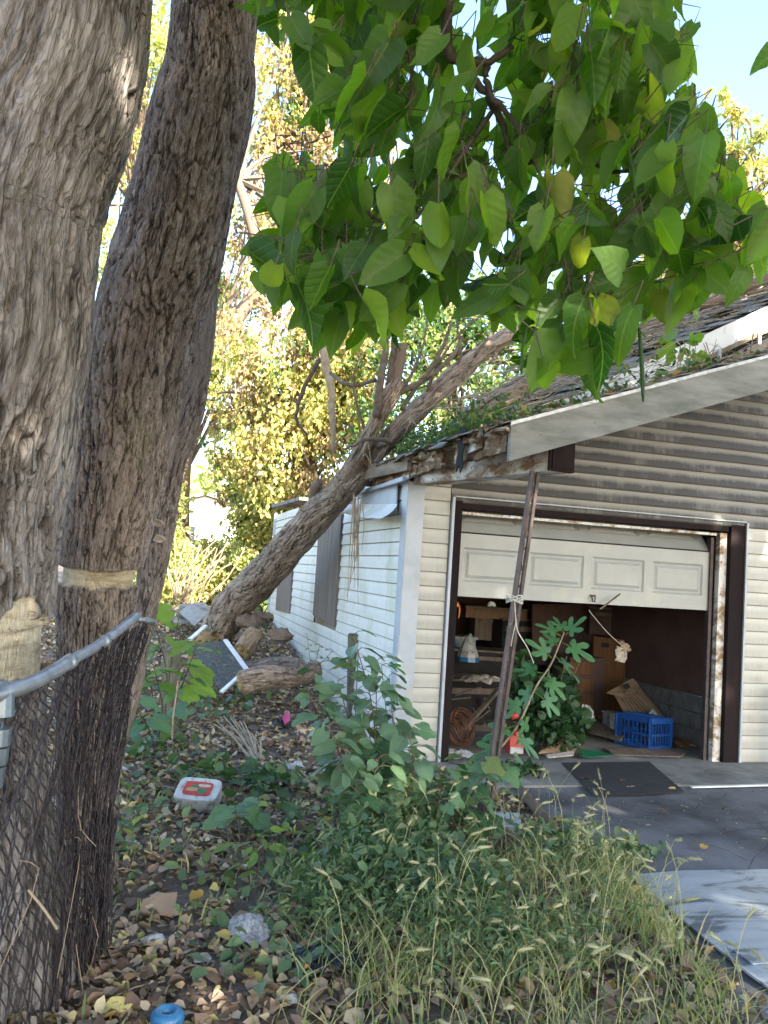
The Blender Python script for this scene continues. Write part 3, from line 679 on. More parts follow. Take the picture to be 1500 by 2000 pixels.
# garage door: two sections
dr = thing('garage_door', 'x', 'x', (3.6, 6.58, 1.34)); dr.parent = gar; dr.location = np.array((3.6, 6.58, 1.34)) - base_of(gar)
for kk in ('label', 'category'): del dr[kk]
x0, x1 = DL + .05, DR - .26
def section(p00, p10, up, nrm, h, name):
    p00 = np.array(p00); ex = np.array(p10) - p00; W = np.linalg.norm(ex); ex /= W; up = np.array(up) / np.linalg.norm(up); nrm = np.array(nrm, float)
    def q(a, b, c): return p00 + ex * a + up * b + nrm * c
    mb = MB(); xs_ = [0]; pw = .52; gap = (W - 4 * pw) / 5
    rects = [(gap + i * (pw + gap), gap + i * (pw + gap) + pw) for i in range(4)]
    zlo, zhi = h * .24, h * .78
    def quad(a0, a1, b0, b1, c=0): mb.add([q(a0, b0, c), q(a1, b0, c), q(a1, b1, c), q(a0, b1, c)], [(0, 1, 2, 3)])
    quad(0, W, 0, zlo); quad(0, W, zhi, h); px_ = 0
    for a0, a1 in rects: quad(px_, a0, zlo, zhi); px_ = a1
    quad(px_, W, zlo, zhi)
    for a0, a1 in rects:   # raised panel: groove down, then up
        r = [(a0, a1, zlo, zhi, 0), (a0 + .018, a1 - .018, zlo + .018, zhi - .018, -.012), (a0 + .03, a1 - .03, zlo + .03, zhi - .03, -.012), (a0 + .055, a1 - .055, zlo + .055, zhi - .055, -.001)]
        for (a, b) in zip(r[:-1], r[1:]):
            A = [q(a[0], a[2], a[4]), q(a[1], a[2], a[4]), q(a[1], a[3], a[4]), q(a[0], a[3], a[4])]
            B = [q(b[0], b[2], b[4]), q(b[1], b[2], b[4]), q(b[1], b[3], b[4]), q(b[0], b[3], b[4])]
            mb.add(A + B, [(i, (i + 1) % 4, 4 + (i + 1) % 4, 4 + i) for i in range(4)])
        b = r[-1]; quad(b[0], b[1], b[2], b[3], b[4])
    mb.add([q(0, 0, 0), q(W, 0, 0), q(W, 0, -.04), q(0, 0, -.04), q(0, h, 0), q(W, h, 0), q(W, h, -.04), q(0, h, -.04)], [(3, 2, 1, 0), (4, 5, 6, 7), (0, 4, 7, 3), (1, 2, 6, 5), (2, 3, 7, 6)])
    return mb.build(name, 'door', dr)
section((x0, 6.585, 1.345), (x1, 6.585, 1.345), (0, 0, 1), (0, -1, 0), .525, 'door_section')
section((x0, 6.60, 1.885), (x1, 6.60, 1.885), (0, .52, .55), (0, -.72, .69), .5, 'door_section')
MB().box(((x0 + x1) / 2, 6.597, 1.877), (x1 - x0, .03, .012)).build('seam_strip', 'dark', dr)
lt = P(1158, 1168, Y=6.575)
mb = MB(); mb.box(lt + [0, 0, .02], (.05, .012, .018)); mb.tube([lt + [-.018, -.01, .015], lt + [-.012, -.02, -.03], lt + [.008, -.02, -.035], lt + [.018, -.01, .01]], .006, 5); mb.build('latch', 'rust', dr)
# roofs
mb = MB(); mb.slab([(2.0, 4.68, porch_z(2.0) - .03), (7.4, 4.68, porch_z(7.4) - .03), (7.4, 6.5, porch_z(7.4) - .03), (1.98, 6.5, porch_z(1.98) - .03)], .025, (0, 0, 1)); mb.build('porch_roof_deck', 'sheath', gar)
mb = MB()
for i in range(13):
    y = 4.9 + i * .40
    if y > 6.4: break
    mb.slab([(2.06, y, porch_z(2.06) - .17), (7.3, y, porch_z(7.3) - .17), (7.3, y + .04, porch_z(7.3) - .17), (2.06, y + .04, porch_z(2.06) - .17)], .14, (0, 0, 1))
mb.build('rafter', 'sheath', gar)
# shingle layer, ragged front edge
mb = MB()
for r_ in range(40):
    xa = 1.99 + r_ * .135
    if xa > 7.3: break
    yv = 4.655
    while yv < 6.35:
        w_ = .30 + rnd.random() * .06; j_ = rnd.random() * .012
        if not (r_ < 2 and rnd.random() < .45):
            mb.slab([(xa - .01 - j_ * 2, yv, porch_z(xa) + .006 + j_), (xa + .15, yv, porch_z(xa + .15) + .002), (xa + .15, yv + w_ - .006, porch_z(xa + .15) + .002), (xa - .01 - j_ * 2, yv + w_ - .006, porch_z(xa) + .006 + j_ * .5)], .007, (0, 0, 1))
        yv += w_
o = mb.build('shingle_layer', 'shingle', gar); o['kind'] = 'stuff'
# rake board
MB().slab([(2.02, 4.665, 2.225), (7.4, 4.665, 2.225 + .357 * 5.38), (7.4, 4.665, 2.445 + .357 * 5.38), (2.02, 4.665, 2.445)], .038, (0, 1, 0)).build('rake_board', 'rake', gar)
MB().slab([(2.01, 4.645, 2.440), (7.4, 4.645, 2.440 + .357 * 5.39), (7.4, 4.645, 2.462 + .357 * 5.39), (2.01, 4.645, 2.462)], .017, (0, 1, 0)).build('drip_edge', 'galv', gar)
# eave beam
bm_a = P(808, 946, Y=6.46); bm_b = P(1068, 920, Y=4.80)
up = np.array([0, 0, .085])
MB().slab([bm_a, bm_b, bm_b + [0, 0, .165], bm_a + [0, 0, .15]], .15, (1, .1, 0)).build('eave_beam', 'peel', gar)
e0 = P(1069, 921, Y=4.785)
MB().box(e0 + [.095, .02, .10], (.175, .05, .185)).box(e0 + [.095, -.008, .10], (.135, .01, .15)).build('beam_end_cap', 'brown_trim', gar)
# rotten eave fascia in broken pieces along the eave
ea = np.array(P(988, 850, Y=4.72)); eb = np.array([1.90, 7.75, 2.40])
mb = MB(); mb2 = MB(); mb3 = MB()
NP = 26
for i in range(NP):
    t0 = i / NP; t1 = (i + 1.1) / NP; a = ea * (1 - t0) + eb * t0; b = ea * (1 - t1) + eb * t1
    hh = .15 * (1 - .5 * t0) * (.75 + .5 * rnd.random()); off = (rnd.random() - .5) * .03
    if t0 < .22: hh = .17; off = 0
    if .24 < t0 < .33: continue
    MB().slab([a + [off, 0, -.10 + (rnd.random() - .5) * .02], b + [off, 0, -.10 + (rnd.random() - .5) * .02], b + [off + .01, 0, -.10 + hh], a + [off + .01, 0, -.10 + hh * (.8 + .3 * rnd.random())]], .03, (1, 0, 0)).build('fascia_board', 'rot', gar)
    for q in range(3):
        c = a * (1 - rnd.random() * .9) + b * 0 + (b * 0); c = a + (b - a) * rnd.random() + [-.02 + rnd.random() * .09, 0, .0 + rnd.random() * .09]
        an = rnd.random() * 3; R_ = np.array(Matrix.Rotation(an, 3, 'Z') @ Matrix.Rotation((rnd.random() - .5) * 1.0, 3, 'X'))
        mb2.box(c, (.04 + .08 * rnd.random(), .03 + .14 * rnd.random(), .008 + .03 * rnd.random()), R_)
o = mb2.build('rotten_debris', 'rot', gar); o['kind'] = 'stuff'
for i in range(14):   # curled shingle fringe
    t0 = .15 + i * .06; c = ea * (1 - t0) + eb * t0 + [-.02, 0, .05 + .02 * rnd.random() + .03 * (1 - t0)]
    R_ = np.array(Matrix.Rotation((rnd.random() - .5) * .5, 3, 'Z') @ Matrix.Rotation(-.35 + (rnd.random() - .5) * .5, 3, 'Y'))
    MB().box(c, (.16, .22, .009), R_).build('loose_shingle', 'shingle', gar)
ht = P(912, 855, Y=5.28)
V = [ht + np.array([-.03, dy * 1.15, dz * 1.15]) for dy, dz in ((-.06, .04), (-.02, .07), (.05, .05), (.08, -.02), (.05, -.07), (.08, -.13), (.07, -.20), (.03, -.16), (.0, -.21), (-.04, -.18), (-.02, -.10), (-.07, -.03))]
MB().slab(V, .006, (-1, 0, 0)).build('torn_membrane', 'char', gar)
MB().slab([ht + [.0, -.24, -.10], ht + [.0, -.02, -.11], ht + [.0, .08, .01], ht + [0, -.06, .03], ht + [0, -.24, .02]], .02, (1, 0, 0)).build('fascia_patch', 'peel', gar)
fb = np.array([1.90, 7.3, 2.40])
MB().bar(P(708, 925, Y=7.55), P(800, 903, Y=6.45), .04, .13).build('broken_rafter', 'sheath', gar)
# upper roof (steeper), with white flashing and dark gap
def up_z(x): return 3.148 + .55 * (x - 3.414)
def upb(x, y): return .17 * min(max(y - 6.35, 0), 2.2) * float(sm((x - 2.1) / 1.6))
mb = MB()
rows_ = 34
for r_ in range(rows_):
    xa = 2.3 + r_ * .15
    yv = 6.33 + (r_ % 2) * .12; yend = 8.0 + .42 * (xa - 1.8) + rnd.random() * .3
    while yv < yend:
        w_ = .29 + rnd.random() * .05; j_ = rnd.random() * .02
        sag = lambda x, y: up_z(x) + upb(x, y) + .10 * (fbm(x * 1.1, y * .9, 0, 2, 44) - .5) * sm((y - 6.4) / 1)
        z00, z10 = sag(xa, yv), sag(xa + .17, yv); dz_ = .17 * (w_ if yv < 8.4 else 0) * float(sm((xa - 2.1) / 1.6))
        if rnd.random() > .06:
            mb.slab([(xa - j_, yv, z00 + .02 + j_), (xa + .17, yv, z10 + .012), (xa + .17, yv + w_, z10 + .012 + dz_), (xa - j_, yv + w_, z00 + .02 + j_ * .3 + dz_)], .008, (0, 0, 1))
        yv += w_ + .005
o = mb.build('upper_shingle_layer', 'shingle', gar); o['kind'] = 'stuff'
V = []; nX = 20
for k_ in range(nX + 1):
    x_ = 1.86 + 5.54 * k_ / nX; ye = 7.9 + (x_ - 1.86) * .43
    for q_ in range(7): y_ = 6.33 + (ye - 6.33) * q_ / 6; V.append((x_, y_, up_z(x_) + upb(x_, y_) - .06))
mesh_obj('upper_roof_deck', V, [(k_ * 7 + q_, (k_ + 1) * 7 + q_, (k_ + 1) * 7 + q_ + 1, k_ * 7 + q_ + 1) for k_ in range(nX) for q_ in range(6)], 'sheath', gar)
MB().slab([(2.5, 6.285, up_z(2.5) - .20), (7.4, 6.285, up_z(7.4) - .20), (7.4, 6.285, up_z(7.4) + .012), (2.5, 6.285, up_z(2.5) + .012)], .012, (0, 1, 0)).build('flashing', 'flash', gar)
MB().slab([(2.7, 6.275, up_z(2.7) - .235), (7.4, 6.275, up_z(7.4) - .235), (7.4, 6.275, up_z(7.4) - .19), (2.7, 6.275, up_z(2.7) - .19)], .03, (0, 1, 0)).build('flashing_batten', 'sheath', gar)
MB().slab([(2.2, 6.40, porch_z(2.2)), (7.4, 6.40, porch_z(7.4)), (7.4, 6.40, up_z(7.4) - .1), (3.0, 6.40, up_z(3.0) - .05)], .02, (0, 1, 0)).build('gap_board', 'dark', gar)
for a in ((1483, 662), (1405, 693)):
    c = P(*a, Y=6.27); MB().box(c, (.03, .02, .10)).build('bracket', 'white_trim', gar)
# roof end stub far behind
MB().bar(P(545, 990, Y=13.6), P(600, 975, Y=12.4), .25, .05).build('roof_stub', 'shingle', gar)
# interior
MB().slab([(2.05, 6.47, -.06), (5.3, 6.47, -.06), (5.3, 11, -.06), (2.05, 11, -.06)], .075, (0, 0, 1)).build('floor', 'concrete', gar)
MB().slab([(5.23, 6.6, .50), (5.23, 10.8, .46), (5.23, 10.8, 2.4), (5.23, 6.6, 2.4)], .05, (1, 0, 0)).build('inner_wall', 'brownwall', gar)
rb = 0
for r_ in range(3):
    yb = 6.62 - (r_ % 2) * .2
    while yb < 10.6:
        MB().box((5.27, max(yb, 6.6) + .19, .015 + .078 + r_ * .158), (.12 + rnd.random() * .004, .385, .150)).build('block', 'block', gar); yb += .395
MB().slab([(2.05, 10.6, 0), (5.4, 10.6, 0), (5.4, 10.6, 2.4), (2.05, 10.6, 2.4)], .05, (0, 1, 0)).build('inner_wall', 'brownwall', gar)
MB().slab([(2.05, 6.62, 2.34), (5.3, 6.62, 2.34), (5.3, 10.7, 2.34), (2.05, 10.7, 2.34)], .04, (0, 0, 1)).build('shade_ceiling', 'dark', gar)  # added dark panel overhead, keeps daylight out of the interior
MB().slab([(2.075, 6.6, .02), (2.075, 10.7, .02), (2.075, 10.7, 2.33), (2.075, 6.6, 2.33)], .012, (1, 0, 0)).build('inner_wall', 'ply', gar)
pp = P(1143, 1215, Y=8.9)
MB().slab([P(1040, 1180, Y=9.2), P(1226, 1180, Y=9.2), P(1226, 1290, Y=9.2), P(1040, 1300, Y=9.2)], .03).build('partition_panel', 'brownwall', gar)

# ---- leaning lattice post
pb = P(945, 1627, Z=-.02); pt = P(1045, 921, Y=4.87); ps = thing('porch_post', 'rusty brown lattice metal post leaning under the porch beam', 'post', pb)
dv = (pt - pb); dv /= np.linalg.norm(dv); sx = np.array([.92, .38, 0]); sx -= sx.dot(dv) * dv; sx /= np.linalg.norm(sx)
for s_ in (-1, 1):
    MB().bar(pb + sx * .028 * s_, pt + sx * .028 * s_, .020, .028, up=(0, -1, 0)).build('upright', 'rust', ps)
nz = np.cross(dv, sx); mb = MB(); Lp = np.linalg.norm(pt - pb); q = 0
while q < Lp - .25:
    a = pb + dv * (q + .03)
    mb.tube([a - sx * .028, a + dv * .05 + sx * .02, a + dv * .11 + sx * .02, a + dv * .16 - sx * .0, a + dv * .22 - sx * .026], .006, 4)
    q += .24
mb.build('lattice', 'rust', ps)
MB().bar(pb + nz * .022, pt + nz * .022, .034, .006, up=(0, -1, 0)).build('back_web', 'rust', ps)
# string on post
k0 = P(1005, 1170, Y=4.75); st = thing('string', 'white string knotted round the leaning porch post', 'string', k0)
mb = MB()
for i in range(5):
    an = np.linspace(0, 6.28, 14); mb.tube([k0 + np.array([math.cos(a) * .05, math.sin(a) * .055 , .012 * math.sin(a * 2 + i) + (i - 2) * .007]) for a in an], .0035, 4)
mb.build('knot', 'string', st)
MB().tube(spline([k0, P(1008, 1215, Y=4.72), P(1012, 1235, Y=4.7), P(1030, 1265, Y=4.75), P(1042, 1295, Y=4.85)], 16), .0035, 4).tube(spline([P(1008, 1215, Y=4.72), P(1002, 1240, Y=4.72), P(998, 1262, Y=4.73)], 8), .003, 4).build('tail', 'string', st)
mb = MB(); sc0 = P(1150, 1192, Y=6.6)
hp = P(1216, 1262, Y=7.2)
sp_ = thing('hanging_paper', 'crumpled white paper hanging on a cord inside the garage', 'paper', hp)
MB().tube(spline([sc0, (sc0 + hp) / 2 + [0, 0, -.02], hp], 8), .0035, 4).build('cord', 'string', sp_)
sheetgrid([hp + [-.06, 0, .0], hp + [.05, 0, -.01], hp + [.06, .02, -.16], hp + [-.07, 0, -.14]], 8, 8, lambda u, v: np.array([0, .05 * (rnd.random() - .5), .012 * (rnd.random() - .5)]), 'sheet', 'paper', sp_)
sheetgrid([hp + [-.03, -.02, .05], hp + [.09, -.01, .01], hp + [.08, .0, -.06], hp + [-.02, 0, -.04]], 6, 5, lambda u, v: np.array([0, .06 * (rnd.random() - .5), .02 * (rnd.random() - .5)]), 'dry_leaf', 'dry', sp_)
tag(MB().tube([P(1172, 1190, Y=6.5), P(1211, 1160, Y=6.52)], .008, 6).build('stick', 'twig'), 'short dark stick leaning on the bottom edge of the garage door', 'stick')

# ================================================================== TREES (foreground)
t1 = thing('maple_tree', 'huge pale barked tree trunk at the left edge with a ragged tan scar', 'tree', G(40, 1990) * [1, 1, 0] + [-.35, .15, 0])
def bare1(PY, A, w, w2):
    e = w * 130 + w2 * 90
    c = np.cos(A)
    e = e * 1.3; return sm((PY + e - 1160) / 8) * sm((1280 - PY - c * 30 + e * .9) / 8) * np.where(np.abs((PY - 1205 + c * 8) ) < 2.2, .55, 1)
D1 = 2.78
trunk('trunk', [(188, -500, 376, D1), (118, -150, 376, D1), (98, 0, 376, D1), (88, 100, 376, D1), (63, 200, 376, D1), (40, 265, 376, D1), (18, 350, 376, D1), (0, 425, 376, D1), (-9, 525, 376, D1), (-20, 660, 376, D1), (-34, 740, 376, D1), (-54, 840, 376, D1), (-78, 940, 376, D1), (-91, 1020, 376, D1), (-99, 1100, 376, D1), (-109, 1240, 376, D1), (-114, 1400, 376, D1), (-112, 1550, 376, D1), (-94, 1700, 376, D1), (-86, 1850, 376, D1), (-102, 2050, 376, D1), (-102, 2250, 376, D1)], 320, .0052, 'maple', 'bark_big', t1, bare1, (.5, .10), seed=3)
t2 = thing('leaning_maple', 'furrowed brown tree trunk leaning right with a narrow tan girdling band', 'tree', P(190, 1790, Z=0))
def bare2(PY, A, w, w2):
    return sm((PY + w2 * 16 - 1104 - 6 * np.cos(A)) / 3) * sm((1141 - PY - w2 * 12 + 4 * np.cos(A)) / 3)
D2 = 3.75
trunk('trunk', [(455, -350, 166, D2), (436, -150, 168, D2), (422, 0, 170, D2), (410, 100, 169, D2), (404, 175, 185, D2), (387, 260, 193, D2), (363, 360, 191, D2), (333, 475, 197, D2), (316, 530, 199, D2), (281, 660, 201, D2), (258, 780, 197, D2), (241, 880, 188, D2), (221, 980, 175, D2), (201, 1080, 155, D2), (192, 1130, 148, D2), (186, 1190, 146, D2), (180, 1290, 132, D2), (172, 1400, 118, D2), (165, 1550, 108, D2), (164, 1700, 108, D2), (162, 1850, 125, D2), (160, 2050, 160, D2)], 260, .0056, 'plate', 'bark_mid', t2, bare2, (.45, .06), seed=21)
# crown limbs and leaves above the frame
mb = MB(); topc = P(450, -350, d=D2)
mb.tube(spline([topc, topc + [.4, -.3, 1.5], topc + [1.2, -1.8, 3.2]], 8), [.2, .19, .18, .16, .14, .12, .1, .08], 10)
mb.build('limb', 'limb', t2)
c1 = P(160, -500, d=D1)
MB().tube(spline([c1, c1 + [-.1, -.5, 1.6], c1 + [.8, -2.2, 3.6]], 8), [.33, .3, .28, .25, .2, .17, .14, .1], 12).build('limb', 'limb', t1)
tb = thing('old_trunk', 'narrow third trunk just behind the right side of the leaning one', 'tree', G(275, 1400))
trunk('trunk', [(400, 560, 60, 4.6), (366, 800, 62, 4.6), (330, 900, 64, 4.6), (314, 1000, 58, 4.6), (302, 1080, 52, 4.6), (284, 1200, 46, 4.6), (262, 1310, 42, 4.6), (236, 1410, 42, 4.6), (212, 1510, 46, 4.6), (196, 1620, 54, 4.6), (190, 1700, 64, 4.6)], 90, .012, 'dead', 'bark_mid', tb, seed=41)
for a in ((311, 1053), (308, 1022)):
    c = P(*a, d=4.45); V = [c + RW @ np.array([x * .001, y * .001, z * .001]) for x, y, z in ((-38, -5, 0), (-10, 22, 20), (20, 12, 30), (34, -8, 10), (10, -20, 25))]
    MB().slab(V, .02).build('bark_scab', 'dry', tb)

# unseen trees added behind the camera, crowns laid out to shade the yard
def canopy(name, label, base, blobs, n, mat='bg_green', size=.24):
    t = thing(name, label, 'tree', base)
    top = np.mean([b[0] for b in blobs], axis=0); MB().tube(spline([base, (np.array(base) + top) / 2 + [.2, 0, .5], top], 8), np.linspace(.3, .1, 8), 10).build('trunk', 'limb', t)
    out = []
    for c, r in blobs:
        u = RS.randn(n, 3); u /= np.linalg.norm(u, axis=1)[:, None]; u *= RS.rand(n, 1) ** .4; u = np.array(c) + u * np.array(r); out.append(u)
        MB().tube([top, np.array(c)], [.08, .03], 6).build('limb', 'limb', t)
    rand_quads(np.vstack(out), size, mat, 'crown', t, kind=None, aspect=.8); return t
def gap(p):   # openings that let sun through to the right siding, the driveway and the roof flashing
    k = np.ones(len(p), bool)
    for tgt, r_ in (((5.42, 6.5, 1.25), .34), ((4.5, 5.45, 0), .26), ((5.5, 6.3, 4.0), .8), ((5.3, 6.5, .4), .16), (tuple(P(900, 120, d=2.9)), .26), (tuple(P(560, 420, d=2.6)), .22)):
        t = (p[:, 2] - tgt[2]) / SUN.z; q = p - np.array(tgt) - t[:, None] * np.array(SUN)
        k &= ~((np.hypot(q[:, 0], q[:, 1]) < r_) & (RS.rand(len(p)) < .985))
    return p[k]
for nm_, lb_, bs_, rg_ in (('unseen_shade_tree', 'unseen added tree behind the viewer shading the driveway', (7.2, -6.5, 0), (4.6, 11.5)), ('unseen_shade_canopy', 'unseen added tree behind the viewer shading the yard', (1.0, -7.5, 0), (-2.4, 4.6))):
    t = thing(nm_, lb_, 'tree', bs_); n_ = 6800 if nm_ == 'unseen_shade_tree' else 6200
    n_ = 11500; p = np.stack([rg_[0] + (rg_[1] - rg_[0]) * RS.rand(n_), -12.5 + 16.5 * RS.rand(n_), 6.4 + 1.9 * RS.rand(n_)], 1)
    p = p[p[:, 1] < 4.0 - .3 * np.abs(p[:, 0] - 5)]
    p = gap(p[fbm(p[:, 0] * 1.3, p[:, 1] * 1.3, p[:, 2], 2, 90) > .22])
    rand_quads(p, .36, 'bg_green', 'crown', t, aspect=.8)
    b_ = np.array(bs_, float); tp_ = b_ + [.2, .4, 6.6]; MB().tube(spline([b_, (b_ + tp_) / 2 + [.2, 0, 0], tp_], 8), np.linspace(.34, .14, 8), 10).build('trunk', 'limb', t)
    mb = MB()
    for i in range(24): mb.tube(spline([tp_ - [0, 0, 1.0], (tp_ + p[i * 7]) / 2 + RS.randn(3) * .2, p[i * 7]], 6), np.linspace(.09, .02, 6), 5)
    mb.build('limbs', 'limb', t)

# ---- fallen tree
ft = thing('fallen_tree', 'weathered dead tree fallen against the garage roof corner', 'tree', G(410, 1262))
def bareF(PY, A, w, w2): return sm((PY + w * 160 - 1205) / 20) * .75 + .0 * A
trunk('trunk', [(412, 1262, 66, 11.2), (430, 1225, 70, 10.9), (465, 1174, 68, 10.4), (501, 1140, 68, 10.0), (539, 1099, 66, 9.5), (578, 1054, 64, 9.1), (614, 1012, 64, 8.7), (650, 975, 60, 8.3), (689, 932, 54, 7.9), (715, 895, 42, 7.65)], 150, .013, 'dead', 'bark_dead', ft, bareF, seed=60, capend=True)
trunk('limb', [(680, 945, 46, 7.85), (738, 880, 42, 7.65), (785, 832, 38, 7.6), (830, 788, 37, 7.8), (880, 740, 36, 8.0), (930, 700, 36, 8.2), (985, 660, 35, 8.4), (1060, 615, 32, 8.8), (1160, 560, 28, 9.3), (1300, 500, 22, 9.8)], 80, .014, 'dead', 'bark_dead', ft, seed=70)
trunk('limb', [(662, 960, 40, 8.0), (700, 890, 32, 7.6), (722, 848, 26, 7.5), (745, 802, 27, 7.5), (765, 768, 30, 7.5), (778, 742, 20, 7.5)], 70, .013, 'dead', 'bark_dead', ft, seed=80)
LB = [
 [(735, 815, 18, 7.4), (742, 750, 16, 7.4), (751, 690, 15, 7.4), (755, 640, 14, 7.4), (758, 540, 12, 7.4)],
 [(762, 765, 20, 7.5), (765, 710, 14, 7.5), (770, 660, 12, 7.5), (772, 560, 10, 7.5)],
 [(772, 758, 24, 7.5), (780, 705, 22, 7.5), (786, 672, 20, 7.5)],
 [(775, 768, 16, 7.5), (815, 750, 10, 7.5), (845, 715, 9, 7.5), (870, 665, 8, 7.5), (882, 630, 6, 7.5)],
 [(790, 762, 13, 7.6), (840, 735, 10, 7.7), (880, 700, 9, 7.8), (903, 660, 7, 7.9)],
 [(785, 800, 10, 7.5), (808, 765, 8, 7.6), (860, 700, 6, 7.8), (890, 690, 5, 7.9)],
 [(735, 742, 9, 7.5), (700, 752, 8, 7.5), (670, 748, 8, 7.6), (645, 728, 7, 7.7)],
 [(740, 870, 14, 7.5), (760, 862, 10, 7.2), (718, 858, 8, 7.1), (690, 870, 6, 7.1), (672, 878, 4, 7.1)],
 [(735, 905, 16, 7.4), (765, 862, 12, 7.4), (790, 835, 8, 7.4)],
 [(612, 985, 24, 8.6), (618, 950, 22, 8.5), (626, 940, 12, 8.45)],
 [(720, 870, 7, 7.5), (700, 800, 5, 7.5), (690, 740, 4, 7.5), (705, 690, 3, 7.5)],
 [(750, 800, 8, 7.5), (800, 740, 6, 7.6), (830, 660, 4, 7.7), (835, 600, 3, 7.8)],
 [(830, 785, 8, 7.8), (850, 720, 6, 7.8), (900, 650, 4, 7.9), (960, 600, 3, 8.0)],
 [(880, 735, 8, 8.0), (900, 690, 6, 8.0), (890, 620, 4, 8.0)],
 [(925, 700, 7, 8.1), (980, 620, 5, 8.2), (1000, 570, 3, 8.2)],
]
for r_ in LB: limb('branch', r_, ft, 'bark_dead' if r_[0][2] > 20 else 'twig', 7, 12, .01)
mb = MB()
for i in range(14):   # hanging rootlets
    x_ = 690 + rnd.random() * 22; y_ = 960 + rnd.random() * 20; l_ = 90 + rnd.random() * 120
    mb.tube(spline([P(x_, y_, d=7.4), P(x_ + (rnd.random() - .5) * 16, y_ + l_ * .5, d=7.35), P(x_ + (rnd.random() - .5) * 34, y_ + l_, d=7.35)], 8), np.linspace(.006, .002, 8), 4)
for i in range(26):   # wispy strips on limbs
    x_ = 690 + rnd.random() * 300; y_ = 900 - (x_ - 690) * .78 + rnd.random() * 20
    mb.tube(spline([P(x_, y_, d=7.4), P(x_ + rnd.random() * 30, y_ - 30 * rnd.random(), d=7.35), P(x_ + (rnd.random() - .2) * 60, y_ + 40 * rnd.random(), d=7.35)], 7), .004, 4)
o = mb.build('rootlets', 'dry', ft); o['kind'] = 'stuff'
o2 = thing('roof_log', 'grey broken log lying on the porch roof edge', 'log', P(970, 800, d=6.5))
trunk('log_body', [(900, 822, 30, 6.5), (945, 800, 36, 6.5), (1000, 768, 38, 6.5), (1050, 742, 30, 6.5)], 60, .012, 'dead', 'bark_dead', o2, seed=90, capend=True)
tag(limb('split_branch', [(960, 800, 6, 6.3), (990, 788, 10, 6.3), (1022, 776, 12, 6.3)], None, 'dry'), 'pale split branch under the grey log on the roof edge', 'branch')
tag(limb('dead_branch', [(628, 668, 16, 8.4), (636, 715, 17, 8.4), (646, 760, 14, 8.4), (650, 830, 12, 8.4), (653, 885, 9, 8.4)], None, 'dry', 8, 14, .02), 'bare pale branch hanging down left of the fallen tree shoots', 'branch')
tag(limb('bare_branch', [(640, 690, 9, 8.6), (610, 725, 9, 8.6), (585, 780, 8, 8.6), (580, 820, 6, 8.6), (600, 850, 5, 8.6)], None, 'limb', 6, 14, .02), 'dark curved bare branch arching beside the pale hanging branch', 'branch')

# roof debris and plants
mb = MB()
def roofp(px, py, Y): return P(px, py, Y=Y)
for i in range(900):
    X_ = 2.4 + 4.2 * rnd.random() ** .8; Y_ = 6.45 + rnd.random() * (1.6 + .4 * (X_ - 2)); zz = up_z(X_) + upb(X_, Y_) + .03 + rnd.random() ** 2 * .22
    l_ = .15 + rnd.random() * .7; a = rnd.random() * 6.28; d = np.array([math.cos(a), math.sin(a), .45 * math.cos(a) + (rnd.random() - .4) * .5]) * l_
    p = np.array([X_, Y_, zz]); r_ = .003 + .012 * rnd.random() ** 4
    mb.tube([p, p + d * .5 + [(rnd.random() - .5) * .08] * 3, p + d], [r_, r_ * .8, r_ * .4], 4)
for i in range(230):
    X_ = 2.2 + 3.2 * rnd.random(); Y_ = 4.75 + rnd.random() * 1.4; zz = porch_z(X_) + .02 + rnd.random() ** 2 * .2
    l_ = .12 + rnd.random() * .4; a = rnd.random() * 6.28; d = np.array([math.cos(a), math.sin(a), .3 * math.cos(a) + (rnd.random() - .3) * .7]) * l_
    p = np.array([X_, Y_, zz]); r_ = .002 + .004 * rnd.random() ** 2
    mb.tube([p, p + d * .5 + [(rnd.random() - .5) * .08] * 3, p + d], [r_, r_ * .8, r_ * .4], 4)
tag(mb.build('branch_litter', 'dry'), 'tangle of dry twigs and fallen sticks lying over the garage roof', 'twigs', kind='stuff')
for (a, lab) in (([(1250, 640, 12, 8.0), (1330, 610, 16, 8.0), (1420, 580, 18, 8.0), (1560, 520, 20, 8.0)], 'thick grey dead bough lying across the top of the roof'), ([(1440, 470, 10, 8.2), (1470, 462, 16, 8.2), (1560, 440, 22, 8.2)], 'broken dark bough sticking out above the roof at the right edge')):
    tag(limb('dead_bough', a, None, 'bark_dead', 8, 10, .03), lab, 'bough')
pos = []
for i in range(900):
    u = rnd.random(); X_ = 2.0 + 1.9 * u ** 1.7; Y_ = 4.74 + rnd.random() * 1.5; hmax = .05 + .20 * max(0, math.sin(X_ * 4.1 + 1) * .5 + .5) * (1 if X_ < 3.3 else .5)
    pos.append((X_, Y_, porch_z(X_) + .01 + rnd.random() * hmax))
for i in range(1800):
    X_ = 1.95 + .55 * rnd.random(); Y_ = 5.4 + rnd.random() * 2.4; pos.append((X_, Y_, porch_z(X_) - .02 + rnd.random() ** 1.3 * .30))
rp = rand_quads(np.array(pos), .045, 'bg_green', 'roof_weeds', None, aspect=.5); tag(rp, 'low green weeds and moss growing on the porch roof edge', 'weeds', kind='stuff')
pos = [(2.0 + 3 * rnd.random(), 4.72 + rnd.random() * 1.5, 0) for i in range(900)]; pos = np.array([(x_, y_, porch_z(x_) + .02 + rnd.random() * .04) for x_, y_, _ in pos] + [(x_ * 1.2 + .3, y_ * 1.1 + 1.4, up_z(x_ * 1.2 + .3) + upb(x_ * 1.2 + .3, y_ * 1.1 + 1.4) + .04) for x_, y_, _ in pos])
tag(rand_quads(pos, .055, 'litter', 'roof_leaf_litter', None, flat=.5), 'brown fallen leaves scattered over the garage roof', 'leaf litter', kind='stuff')
